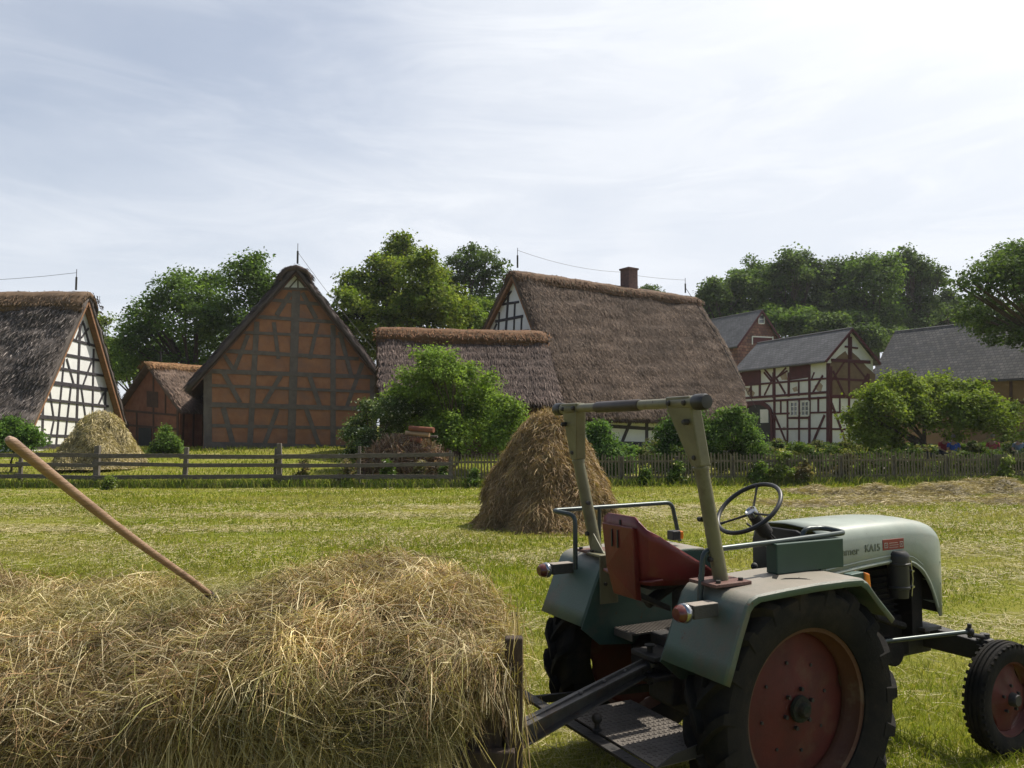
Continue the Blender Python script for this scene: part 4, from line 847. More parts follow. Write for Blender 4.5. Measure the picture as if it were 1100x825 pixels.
def thatch_roof(h, cols, th=.32, ovx=.55, ovf=.6, ovb=.4, capcols=MOSS, nb=9000, seed=1, capw=.75, capth=.16, right=None, lift=.06, amp=.05, drop=0., blen=.42, bw=.036):
    sl = (h.rz - h.ez) / (h.W / 2); xr = h.W / 2; zr = h.rz + .03
    for s, side in ((-1, 'front'), (1, 'back')):
        kb = h.kb if s < 0 else 1; xe = xr + s * (h.W / 2 + ovx) * kb; ze = zr - sl * (h.W / 2 + ovx)
        A = (xr, -ovf, zr); B = (xr, h.L + ovb, zr - drop); C_ = (xe, h.L + ovb, ze - drop); D = (xe, -ovf, ze)
        nu = int(max(12, (h.L + ovf + ovb) / .35)); nv = 26
        rg = right
        V, Q_, C2 = thatch_slab(A, B, C_, D, th, nu, nv, seed + s, cols, nb, right=rg, lift=lift, amp=amp, blen=blen, bw=bw)
        mesh_np('roof', V, Q_, THG, h.root, C2, smooth=True)
    # ridge roll: one turned cap laid over both slopes
    cs = math.atan(sl); ux, uz = math.cos(cs), -math.sin(cs); nx_, nz_ = math.sin(cs), math.cos(cs)
    prof = []
    for q in np.linspace(-1, 1, 15):
        a_ = abs(q) * capw; s = math.copysign(1, q); t2 = th + capth * min(1, (1 - abs(q)) * 7) ** .5
        rnd = .16 * math.exp(-(a_ / .22) ** 2)
        prof.append((s * (ux * a_ + nx_ * t2 * min(1, a_ / .25)), uz * a_ + nz_ * t2 + (th + capth) * .15 * math.exp(-(a_ / .2) ** 2) - rnd * .4))
    L1 = h.L + ovb if right is None else h.L * 1.0
    ny_ = int(L1 / .3) + 4; ysx = np.linspace(-ovf - .04, L1 + (.04 if right is None else -.1), ny_); r = np.random.default_rng(seed + 30); V = []
    for i, y in enumerate(ysx):
        dz = -drop * (y + ovf) / (h.L + ovf + ovb); e = .85 if i in (0, ny_ - 1) else 1
        for (x, z) in prof: V.append((xr + x * e, y, zr + z * e + dz + .035 * snoise(np.array(x * 3 + y * 2.3), np.array(y * 1.7), seed)))
    k = len(prof); V = np.array(V); Q_ = np.array([(i * k + j, i * k + j + 1, (i + 1) * k + j + 1, (i + 1) * k + j) for i in range(ny_ - 1) for j in range(k - 1)])
    Vi = V - np.array([0, 0, capth + .1]); ed = [j for j in range(k)] + [k - 1 + k * i for i in range(1, ny_)] + [k * ny_ - 1 - j for j in range(1, k)] + [k * (ny_ - 1 - i) for i in range(1, ny_ - 1)]
    o_ = len(V); sd = np.array([(ed[i], ed[(i + 1) % len(ed)], ed[(i + 1) % len(ed)] + o_, ed[i] + o_) for i in range(len(ed))])
    nb2 = int(L1 * 330); idx = r.integers(0, len(V), nb2); P0 = V[idx] + r.normal(size=(nb2, 3)) * .12 * np.array([.3, 1, .2]); sx = np.sign(P0[:, 0] - xr)
    d = nrm(np.stack([sx * ux, r.normal(size=nb2) * .25, np.full(nb2, uz)], -1) + r.normal(size=(nb2, 3)) * .18); nn = np.stack([sx * nx_, np.zeros(nb2), np.full(nb2, nz_)], -1)
    P = np.stack([P0 - nn * .02, P0 + d * .1 + nn * .02, P0 + d * r.uniform(.15, .3, (nb2, 1)) + nn * .01], 1)
    V2, Q2, C2 = merge([(np.concatenate([V, Vi]), np.concatenate([Q_[:, ::-1], Q_ + o_, sd]), np.tile(np.mean(np.array(capcols), 0), (2 * o_, 1)) * (1 + r.normal(size=(2 * o_, 1)) * .12)), ribbons(P, .04 * np.ones(nb2), palette(nb2, capcols, .25, r), True, nn + r.normal(size=(nb2, 3)) * .3)])
    mesh_np('ridge_cap', V2, Q2, THG, h.root, np.clip(C2, .01, 1), smooth=True)
def barge(h, m_, ovf=.6, th=.05, w=.30, ovx=.5, inset=.05):
    sl = (h.rz - h.ez) / (h.W / 2)
    for s in (-1, 1):
        a = Vector((h.W / 2, -ovf + inset + .02, h.rz - .11 - .004 * (s + 1))); kb = h.kb if s < 0 else 1; b = Vector((h.W / 2 + s * (h.W / 2 + ovx) * kb, -ovf + inset + .02, h.rz - .11 - sl * (h.W / 2 + ovx)))
        m = MB(); m.beam(a, b, w, th, up=(0, 1, 0)); m.build('barge_board', m_, h.root)
        # boarded underside of the overhang
        m = MB(); k = .06; p = [(h.W / 2, -ovf + .1, h.rz - k), (h.W / 2 + s * (h.W / 2 + ovx) * kb, -ovf + .1, h.rz - k - sl * (h.W / 2 + ovx)), (h.W / 2 + s * (h.W / 2 + ovx) * kb, -.035, h.rz - k - sl * (h.W / 2 + ovx)), (h.W / 2, -.035, h.rz - k)]
        m.prism(p, (0, 0, .04)); m.build('soffit', m_, h.root)
def rod(h, p, ht, nm='lightning_rod'):
    m = MB(); p = Vector(p); m.cyl(p, p + Vector((0, 0, ht * .62)), .055, 8); m.cyl(p + Vector((0, 0, ht * .62)), p + Vector((0, 0, ht)), .02, 6); return m.build(nm, IRON, h.root)
def wire(h, pts, sag=.25, r_=.012):
    m = MB()
    for a, b in zip(pts[:-1], pts[1:]):
        a = Vector(a); b = Vector(b); m.tube([a.lerp(b, t) - Vector((0, 0, sag * 4 * t * (1 - t))) for t in np.linspace(0, 1, 9)], r_, 5)
    return m.build('conductor_wire', IRON, h.root)

# ---- white half-timbered thatched house on the left
h = House('thatched_house', 'white half-timbered house with a shaggy grey thatch at the left edge', 'house', -24.6, 39.7, PI / 2, 8.0, 14, 3.25, 9.5)
h.walls(WHITEP)
z4 = lambda l: [(a * .3155, 280 + b * .3155, c * .3155, 280 + d * .3155, w) for a, b, c, d, w in l]
h.frame('y', z4([(100, 630, 100, 535, .22), (143, 632, 146, 450, .17), (190, 632, 218, 330, .15), (257, 632, 272, 215, .20), (312, 632, 318, 300, .15), (355, 632, 358, 440, .2),
    (245, 268, 324, 291, .14), (222, 320, 338, 340, .15), (196, 366, 352, 392, .15), (165, 414, 364, 440, .22), (128, 470, 368, 496, .15), (98, 528, 368, 552, .20), (98, 592, 368, 604, .14), (98, 632, 368, 634, .25),
    (166, 430, 182, 536, .12), (182, 545, 165, 628, .12), (240, 432, 218, 628, .13), (276, 436, 292, 545, .12), (226, 334, 250, 420, .12), (310, 345, 280, 428, .12), (352, 450, 332, 495, .12), (283, 212, 304, 290, .12), (300, 230, 276, 262, .10), (256, 272, 282, 205, .10)]), TIMB2 if False else TIMB)
thatch_roof(h, GREYT, th=.42, ovx=.8, ovf=.5, nb=22000, seed=41, capcols=[(.12, .075, .045), (.17, .11, .065), (.08, .055, .035)], capw=1.1, capth=.22, lift=.22, amp=.12)
barge(h, SOFF, ovf=.5, ovx=.6, w=.20); rod(h, (h.W / 2, .3, h.rz + .5), 1.2)
wire(h, [(h.W / 2, .3, h.rz + 1.5), (h.W / 2, 14, h.rz + 1.2)], .35)

# ---- small brick outbuilding
a_ = math.atan2(-.54, .84); h = House('thatched_outbuilding', 'small brick outbuilding with brown thatch between the white house and the orange barn', 'outbuilding', -26.3, 52.3, a_, 6.3, 9, 3.55, 6.2)
h.walls(BRICKP)
h.frame('y', [(131, 478, 131, 446, .2), (165, 476, 165, 400, .14), (191, 482, 191, 440, .22), (135, 441, 190, 446, .14), (130, 456, 190, 461, .13), (147, 441, 147, 476, .12), (178, 446, 178, 410, .1)], TIMB2)
h.panel('y', [(149, 480), (149, 459), (163, 460), (163, 480)], DARKW, 'door', off=.03)
h.panel('y', [(158, 437), (158, 420), (170, 421), (170, 438)], TIMB2, 'shutter', off=.03)
m = MB()
for k in range(24): m.b2((h.W, .2 + k * .36, .2), (h.W + .035 + .01 * (k % 2), .52 + k * .36, h.ez - .5))
m.build('board_cladding', BRICKP, h.root)
m = MB()
for k in range(12): m.b2((h.W + .05, .15 + k * .72, .2), (h.W + .09, .28 + k * .72, h.ez - .45))
m.b2((h.W + .05, 0, h.ez - .45), (h.W + .11, 9, h.ez - .3)); m.build('cladding_post', TIMB2, h.root)
thatch_roof(h, BROWT, th=.3, ovx=.6, ovf=.45, nb=5000, seed=51, capcols=[(.24, .12, .05), (.17, .085, .04), (.20, .13, .06)], capw=.6, capth=.1); rod(h, (h.W / 2, .6, h.rz + .4), .9)

# ---- orange barn
a_ = math.atan2(3.0, 8.85); h = House('thatched_barn', 'tall gabled barn with orange clay panels and grey timbers', 'barn', -16.75, 42.0, a_, 9.35, 13, 5.0, 10.95)
h.walls(CLAYP)
z5 = lambda l: [(110 + a * .3638, 240 + b * .3638, 110 + c * .3638, 240 + d * .3638, w) for a, b, c, d, w in l]
h.frame('y', z5([(311, 665, 311, 428, .34), (435, 665, 456, 290, .24), (557, 665, 572, 200, .34), (681, 665, 681, 300, .24), (800, 665, 800, 455, .30),
    (490, 225, 655, 240, .15), (450, 275, 690, 292, .17), (415, 322, 715, 335, .13), (355, 376, 757, 400, .18), (312, 436, 803, 454, .20), (312, 478, 800, 498, .13), (312, 535, 803, 548, .22), (312, 597, 803, 606, .15), (312, 658, 803, 668, .4),
    (556, 205, 514, 272, .2), (590, 205, 632, 282, .2), (506, 292, 520, 400, .17), (636, 296, 612, 400, .17), (430, 330, 390, 432, .17), (700, 320, 735, 450, .19), (357, 385, 390, 436, .16), (357, 440, 407, 530, .2), (527, 450, 477, 532, .2), (612, 452, 642, 540, .2), (768, 412, 722, 540, .2), (357, 545, 388, 660, .22), (517, 548, 476, 660, .2), (602, 548, 642, 662, .2)]), TIMG, wk=1.25)
h.panel('y', [(303.5, 309.5), (320, 290), (335.5, 310.5)], WHITEP, 'apex_panel', off=.012)
h.frame('y', [(303, 310, 337, 311, .14), (311, 309, 325, 293, .08), (328, 309, 315, 293, .08), (320, 310, 320, 290, .08)], TIMG, name='apex_timber', prot=.05)
thatch_roof(h, [(.085, .066, .06), (.11, .085, .075), (.065, .05, .046)], th=.42, ovx=.75, ovf=.55, nb=9000, seed=61, capcols=[(.09, .065, .055), (.06, .045, .04), (.12, .085, .07)], capw=.9, capth=.16)
barge(h, TIMB2, ovf=.55, ovx=.6, w=.06, inset=.1); rod(h, (h.W / 2 + .1, 0, h.rz + .55), 1.15)
wire(h, [(h.W / 2 + .1, 0, h.rz + 1.2), (h.W + .9, .2, h.ez + .6)], .2)

# ---- low thatched shed
yl = np.array([.98, .2]); a_ = math.atan2(-.98, .2); hw_ = 3.3
ox, oy = -6.66 - .2 * hw_ + .0, 39.5 + .98 * hw_
h = House('thatched_shed', 'low thatched shed with a mossy ridge between the barn and the big house', 'shed', ox, oy, a_, 2 * hw_, 8.4, 3.55, 6.88)
h.walls(TIMB2)
thatch_roof(h, SHEDT, th=.32, ovx=.45, ovf=.25, ovb=.15, nb=16000, seed=71, capw=.85, capth=.22, amp=.05)
barge(h, TIMB2, ovf=.25, ovx=.4, w=.25)

# ---- big thatched house
SB = 1.12; vx, vy = .82, .572; a_ = math.atan2(-.82, .572); hw_ = 4.15 * SB
rx, ry = -.25 * SB, 42 * SB; ox, oy = rx - .572 * hw_ + vx * .7, ry + .82 * hw_ + vy * .7
h = House('thatched_farmhouse', 'large white half-timbered farmhouse under a long purplish-brown thatch with a brick chimney', 'house', ox, oy, a_, 2 * hw_, 15.6 * SB - 1.2, 3.75, 11.6)
h.kb = 1.7; h.walls(WHITEP, 2.2)
z6 = lambda l: [(360 + a * .3636, 240 + b * .3636, 360 + c * .3636, 240 + d * .3636, w) for a, b, c, d, w in l]
h.frame('y', z6([(462, 332, 478, 296, .18), (490, 240, 544, 232, .16), (474, 290, 556, 274, .18), (464, 328, 572, 318, .22), (514, 190, 504, 332, .20), (532, 232, 528, 332, .15), (486, 262, 482, 332, .15), (552, 274, 550, 330, .13), (496, 238, 522, 200, .12), (450, 372, 600, 362, .2), (450, 400, 640, 400, .2)]), TIMB)
fp_ = lambda l: [(540 + a * .2545, 400 + b * .2545, 540 + c * .2545, 400 + d * .2545, w) for a, b, c, d, w in l]
h.frame('X', fp_([(240, 160, 1000, 172, .3), (240, 214, 1000, 262, .20), (240, 300, 1000, 318, .42), (395, 160, 395, 310, .2), (450, 160, 450, 310, .22), (556, 165, 504, 292, .22), (607, 160, 607, 310, .24), (760, 160, 760, 310, .22), (850, 160, 800, 310, .2), (920, 160, 920, 310, .22)]), TIMB, v=h.W)
_sl = (h.rz - h.ez) / (h.W / 2); _n = h.x * _sl + np.array([0, 0, 1]); _c = h.o + h.x * (h.W / 2) + np.array([0, 0, h.rz + .42 * math.hypot(1, _sl)]); _pv, _pk = [], []
for _p in ((753, 324), (769, 345), (783, 372), (796, 400), (797, 425), (794, 447)):
    _d = ray(*_p); _q = np.array([0, 0, CAM_H]) + _d * (((_c - np.array([0, 0, CAM_H])) @ _n) / (_d @ _n)); _l = h.local(_q); _pv.append((_l.x - h.W / 2) / (h.W / 2 + .75)); _pk.append((_l.y + .42) / (h.L + .72))
print('hip', [round(float(a), 2) for a in _pv], [round(float(a), 2) for a in _pk])
def rgt(v): return np.interp(v, _pv, _pk)
thatch_roof(h, PURP, th=.40, ovx=.75, ovf=.42, ovb=.3, nb=70000, seed=81, blen=.26, bw=.030, lift=.16, capcols=[(.12, .062, .035), (.095, .05, .03), (.08, .062, .035), (.15, .085, .045)], capw=.7, capth=.14, right=rgt, amp=.06)
m = MB(); P = []                                                          # hipped end closing the right side
sl = (h.rz - h.ez) / (h.W / 2); Lr = h.L + .72; pf, pb = [], []
for v in np.linspace(0, 1, 9):
    k = float(rgt(v)) * Lr - .42; xx = (h.W / 2 + .75) * v; pf.append((h.W / 2 + xx, k, h.rz - sl * xx + .25)); pb.append((h.W / 2 - xx, k, h.rz - sl * xx + .25))
m.grid([pb, [((a[0] + b[0]) / 2, a[1] + .15 * i / 8, a[2] - .02) for i, (a, b) in enumerate(zip(pf, pb))], pf]); m.build('hip_end', mat('thatch_hip', (.19, .155, .145), (.15, .12, .11), 8, .9, bump=1, bscale=12), h.root, solid=.2)
barge(h, SOFF, ovf=.42, ovx=.6, w=.16)
def onridge(px): 
    o2 = np.array([rx, ry]); k = (px - 550) / FPX; t = (k * o2[1] - o2[0]) / (vx - k * vy); return t - .7
yc_ = onridge(677); m = MB(); m.b2((h.W / 2 - .42, yc_ - .42, h.rz - .3), (h.W / 2 + .42, yc_ + .42, h.rz + 1.48)); m.b2((h.W / 2 - .48, yc_ - .48, h.rz + 1.483), (h.W / 2 + .48, yc_ + .48, h.rz + 1.60)); ch = m.build('chimney', CHIM, h.root)
m = MB(); m.b2((h.W / 2 - .30, yc_ - .30, h.rz + 1.602), (h.W / 2 + .30, yc_ + .30, h.rz + 1.63)); m.build('flue', DARKW, ch)
m = MB(); m.b2((h.W / 2 + .425, yc_ - .6, h.rz - .38), (h.W / 2 + .62, yc_ + .6, h.rz - .25)); m.build('flashing', STEEL, ch)
rod(h, (h.W / 2, onridge(556), h.rz + .5), 1.25); rod(h, (h.W / 2, onridge(738), h.rz + .5), 1.1)
wire(h, [(h.W / 2, onridge(556), h.rz + 1.6), (h.W / 2, yc_ - .4, h.rz + 1.3)], .3); wire(h, [(h.W / 2, yc_ + .4, h.rz + 1.2), (h.W / 2, onridge(738), h.rz + 1.45)], .05)
wire(h, [(h.W / 2, onridge(738), h.rz + .9), (h.W / 2 + 2.4, onridge(738) + .6, h.rz - 2.9), (h.W + .8, h.L - .4, h.ez - .2)], .0, .02)

# ---- slate roofs helper
def slate_roof(h, m_, ovx=.35, ovf=.3, ovb=.3, th=.09):
    sl = (h.rz - h.ez) / (h.W / 2)
    for s in (-1, 1):
        n = Vector((s * sl, 0, 1)).normalized(); xe = h.W / 2 + s * (h.W / 2 + ovx); ze = h.rz - sl * (h.W / 2 + ovx); u = Vector((0, 0, .03 + .003 * (s + 1)))
        m = MB(); m.prism([Vector((h.W / 2, -ovf, h.rz)) + u, Vector((xe, -ovf, ze)) + u, Vector((xe, h.L + ovb, ze)) + u, Vector((h.W / 2, h.L + ovb, h.rz)) + u], n * th); m.build('roof', m_, h.root)
        m = MB(); m.beam((h.W / 2, -ovf - .02, h.rz + .02), (xe, -ovf - .02, ze + .02), .2, .03, up=(0, 1, 0)); m.build('barge_board', MATS['oxblood_timber'] if m_ is SLATE else TIMB2, h.root)
        m = MB(); m.tube([(xe + s * .06, -ovf, ze), (xe + s * .06, h.L + ovb, ze)], .06, 8); m.build('gutter', STEEL, h.root)
    m = MB(); m.tube([(h.W / 2, -ovf - .01, h.rz + .12), (h.W / 2, h.L + ovb + .01, h.rz + .12)], .09, 8); m.build('ridge_tiles', STEEL, h.root)
# ---- oxblood half-timbered house
a_ = math.atan2(.379, .926); h = House('timber_framed_house', 'white house with dark red timber framing, slate roof and arched gateway', 'house', 22.5, 55.0, a_, 4.4, 9.6, 7.25, 9.3)
h.walls(WHITEP)
z8 = lambda l: [(780 + a * .3636, 240 + b * .3636, 780 + c * .3636, 240 + d * .3636, w) for a, b, c, d, w in l]
zq = lambda l: [(780 + a * .16364, 400 + b * .16364, 780 + c * .16364, 400 + d * .16364, w) for a, b, c, d, w in l]
h.frame('x', zq([(670, 485, 670, -60, .32), (98, 485, 98, 0, .22), (318, 485, 318, -40, .24), (222, 170, 222, -10, .24), (412, 160, 412, 0, .22), (478, 155, 478, 55, .16), (548, 480, 548, -50, .22), (165, 170, 165, 85, .16), (312, 170, 312, 0, .2),
    (90, 88, 660, 40, .16), (90, 172, 668, 130, .2), (90, 200, 668, 165, .17), (318, 272, 668, 262, .15), (318, 372, 668, 368, .15), (60, 478, 668, 478, .24), (404, 480, 404, 180, .17), (480, 480, 480, 180, .17), (606, 265, 606, 160, .15), (360, 270, 360, 180, .15), (412, 300, 548, 298, .16), (412, 180, 548, 172, .16),
    (320, 280, 400, 470, .17), (648, 280, 568, 470, .18), (250, 0, 300, 60, .14), (306, 40, 252, 150, .16), (325, 30, 390, 140, .16), (404, -10, 322, 40, .14), (636, 20, 572, 130, .16), (560, 50, 580, 0, .1), (246, -30, 310, 50, .14), (395, -30, 330, 40, .14), (150, 130, 165, 88, .1)]), TIMR)
h.panel('x', [(797, 413.5), (797, 397.5), (817, 395), (817, 411.5)], TIMR, 'loft_shutter', off=.02); h.panel('x', [(848, 408.5), (848, 391.5), (869, 389), (869, 405.5)], TIMR, 'loft_shutter', off=.02)
# bare patches where the plaster has come off
for q in ([(803, 424), (800, 416), (806, 417), (811, 422), (809, 426)], [(878, 420), (875, 415), (880, 410), (884, 414), (882, 421)], [(837, 402), (841, 398), (845, 401), (846, 408), (840, 408)], [(853, 421), (851, 417), (856, 415), (857, 420)], [(797, 424), (796, 419), (800, 420), (800, 425)]): h.panel('x', q, BARE, 'bare_plaster', off=.008)
# arched gateway
cA = h.onface(817, 452, 'x'); cz = cA.z; ry0 = h.onface(832, 478, 'x').y; ry1 = h.onface(796, 478, 'x').y; cy_ = (ry0 + ry1) / 2; rr = (ry1 - ry0) / 2; zs = h.onface(817, 446, 'x').z
arc = [Vector((-.012, cy_ + math.cos(t) * rr * .9, zs + math.sin(t) * 1.0)) for t in np.linspace(0, PI, 17)]
m = MB(); m.prism([Vector((-.012, cy_ + rr * .9, .2))] + arc + [Vector((-.012, cy_ - rr * .9, .2))], (-.03, 0, 0)); gt = m.build('gateway', DARKW, h.root)  # flat dark slab standing in for the shade inside the opening
m = MB()
for i in range(16):
    a, b = arc[i], arc[i + 1]; m.beam(a + Vector((-.05 - .002 * (i % 2), 0, 0)), b + Vector((-.05 - .002 * (i % 2), 0, 0)), .30, .10, up=(1, 0, 0))
m.beam((-.055, cy_ - rr * .9, .2), (-.055, cy_ - rr * .9, zs), .26, .10, up=(1, 0, 0)); m.beam((-.055, cy_ + rr * .9, .2), (-.055, cy_ + rr * .9, zs), .26, .10, up=(1, 0, 0)); m.build('arch_timber', TIMR, gt)
m = MB(); m.b2((-.075, cy_ - rr * .72, 1.9), (-.045, cy_ - rr * .25, zs + .45)); m.build('gate_leaf', WHITEP, gt)
def window(h, px, axis, parts=(2, 3)):
    """px: four photograph corners bl, br, tr, tl"""
    out = Vector((0, -1, 0)) if axis == 'y' else Vector((-1, 0, 0)); P = [h.onface(a, b, axis) for a, b in px]
    m = MB()
    for i in range(4): m.beam(P[i] + out * (.06 + .003 * (i % 2)), P[(i + 1) % 4] + out * (.06 + .003 * (i % 2)), .11, .05, up=out)
    w_ = m.build('window', WFR, h.root); m = MB(); m.prism([p + out * .035 for p in P], out * .012); m.build('pane', GLASS, w_)
    m = MB()
    for i in range(1, parts[0]): t = i / parts[0]; m.beam(P[0].lerp(P[1], t) + out * .062, P[3].lerp(P[2], t) + out * .062, .09, .03, up=out)
    for i in range(1, parts[1]): t = i / parts[1]; m.beam(P[0].lerp(P[3], t) + out * .057, P[1].lerp(P[2], t) + out * .057, .05, .03, up=out)
    m.build('glazing_bar', WFR, w_)
window(h, [(850, 446.5), (857.5, 446.5), (857.5, 431.5), (850, 432)], 'x'); window(h, [(861.5, 446.5), (869.5, 446.3), (869.5, 431), (861.5, 431.5)], 'x')
h.panel('x', [(841, 462), (841, 458.5), (844, 458.5), (844, 462)], PALE, 'wall_sign', off=.02)
# gable: brown panels above, white below
h.panel('y', [(889, 424), (889, 393), (900, 383), (908, 377), (912, 384), (914, 377), (922, 384), (931, 394), (940, 402), (940, 427)], BRPAN, 'brick_panel', off=.010)
h.frame('y', zq([(688, 485, 688, -40, .22), (806, 480, 806, -270, .2), (935, 475, 935, 10, .2), (688, 158, 940, 165, .24), (688, 40, 940, 56, .16), (688, 262, 940, 268, .14), (688, 372, 940, 376, .14), (680, 480, 945, 478, .26), (745, 260, 745, 165, .13), (875, 260, 875, 165, .13), (690, 200, 790, 470, .18), (700, -10, 780, 160, .16), (930, 10, 850, 160, .16), (690, 60, 775, -70, .12), (935, 60, 830, -70, .12)]), TIMR)
h.frame('y', z8([(310, 404, 425, 410, .22), (368, 405, 368, 335, .18), (350, 364, 388, 369, .14)]), TIMR, prot=.06)
slate_roof(h, SLATE, ovx=.4)

# ---- rear house with shingled gable and slate roof
a_ = math.atan2(.465, .885); h = House('shingled_house', 'tall house with a red-brown shingled gable and slate roof, behind the oxblood-framed house', 'house', 22.0, 75.0, a_, 6.2, 12, 10.5, 13.9)
h.walls(SHING); slate_roof(h, SLATE, ovx=.3)
window(h, [(814.5, 347.5), (820.5, 347.7), (820.5, 338), (814.5, 338.5)], 'y', (1, 2))
h.panel('y', [(809, 369), (809, 362), (829, 363), (829, 369)], TIMR, 'loft_door', off=.03); h.frame('y', [(808, 361.5, 830, 362.5, .12), (808, 370, 808, 361.5, .12), (830, 370, 830, 361.5, .12)], WFR, name='door_frame', prot=.05)

# ---- little slate roof seen in the gap
h = House('slate_roofed_shed', 'distant shed showing only its pale slate roof in the gap right of the oxblood-framed house', 'shed', 37.5, 82.0, math.atan2(-.75, .66), 6, 8, 7.6, 9.7); h.walls(WHITEP); slate_roof(h, SLATE, ovx=.3)

# ---- long ochre building with slate roof
a_ = math.atan2(-.56, -.83); ax_x = np.array([-.83, -.56]); fw = np.array([29.0, 62.0]); W_ = 8.1
o2 = fw - ax_x * W_; h = House('ochre_farm_building', 'long ochre-walled farm building with a dark slate roof at the right edge', 'barn', o2[0], o2[1], a_, W_, 26, 5.95, 10.2, z0=.8)
h.walls(OCHP); slate_roof(h, SLATE2, ovx=.45)
h.frame('X', [(952, 440, 952, 414, .2), (985, 440, 985, 411, .2), (1018, 438, 1018, 408, .2), (1052, 438, 1052, 406, .2), (1086, 438, 1086, 404, .2), (938, 437, 1110, 432, .18)], TIMB2, v=h.W)
# ---------------------------------------------------------------- fences
FY = 26.5
fen = empty('rail_fence', (-9, FY, 0), label='weathered wooden rail fence with posts and four rails on the left of the field', cat='fence')
fx = [(px - 550) / FPX * FY for px in (-60, 25, 106, 200, 302, 386, 484)]
for i, x in enumerate(fx):
    m = MB(); hgt = (1.36, 1.36, 1.42, 1.36, 1.50, 1.40, 1.25)[i]; w = (.16, .13, .2, .16, .17, .12, .10)[i]; ln = (.02, -.03, .0, .05, -.04, .02, 0)[i]
    m.beam((x + 9, .0, -.3), (x + 9 + ln, .02, hgt + gz(x, FY)), w, w * .8, up=(0, 1, 0), w2=w * .85, h2=w * .7); m.build('post', WOODV, fen, bevel=.012)
m = MB(); m.beam((fx[4] + 9 - .2, .05, -.2), (fx[4] + 9 - .16, .05, 1.33), .09, .08, up=(0, 1, 0)); m.build('post', WOODV, fen, bevel=.01)
for i in range(6):
    for k, (z, hh) in enumerate(((1.08, .155), (.78, .14), (.37, .155), (.08, .12))):
        r1, r2 = random.uniform(-.045, .045), random.uniform(-.045, .045)
        m = MB(); m.beam((fx[i] + 9 - .12, -.10 - .02 * (i % 2), z + r1), (fx[i + 1] + 9 + .12, -.10 - .02 * (i % 2), z + r2), .035, hh, w2=.03, h2=hh * .85); m.build('rail', WOODG, fen, bevel=.006)
def fpos(px):
    Y = 26.6 + (px - 484) / 616 * 1.7; return (px - 550) / FPX * Y, Y
pf = empty('picket_fence', (*fpos(484), 0), label='long weathered picket fence in front of the garden on the right', cat='fence')
o = Vector((*fpos(484), 0)); A = Vector((*fpos(484), 0)); B = Vector((*fpos(1180), 0)); T = (B - A); Ln = T.length; T = T.normalized(); Nn_ = Vector((T.y, -T.x, 0))
nb_ = 12
for i in range(nb_):
    s0, s1 = Ln * i / nb_, Ln * (i + 1) / nb_; m = MB(); s = s0 + .06
    while s < s1:
        p = A + T * s; z = gz(p.x, p.y); hh = 1.06 + random.uniform(-.04, .05) + .04 * math.sin(s * .9); w = random.uniform(.045, .06); le = random.uniform(-.02, .02)
        a = p - o + Nn_ * .045 + Vector((0, 0, z - .05)); b = p - o + Nn_ * .045 + T * le + Vector((0, 0, z + hh)); m.beam(a, b, w, .02, up=Nn_)
        m.prism([b - T * w / 2 - Nn_ * .01, b + T * w / 2 - Nn_ * .01, b + Vector((0, 0, .045)) - Nn_ * .01], Nn_ * .02); s += random.uniform(.105, .125)
    m.build('picket_panel', PICK, pf)
    m = MB(); p = A + T * s0; z = gz(p.x, p.y); m.beam(p - o - Nn_ * .05 + Vector((0, 0, -.2)), p - o - Nn_ * .05 + Vector((0, 0, z + 1.02)), .11, .11, up=(0, 1, 0)); m.build('post', WOODV, pf)
    for zz in (.30, .85):
        a = A + T * (s0 - .05); b = A + T * (s1 + .05); m = MB(); m.beam(a - o + Nn_ * .010 + Vector((0, 0, gz(a.x, a.y) + zz)), b - o + Nn_ * .010 + Vector((0, 0, gz(b.x, b.y) + zz + .004)), .045, .07); m.build('rail', PICK, pf)
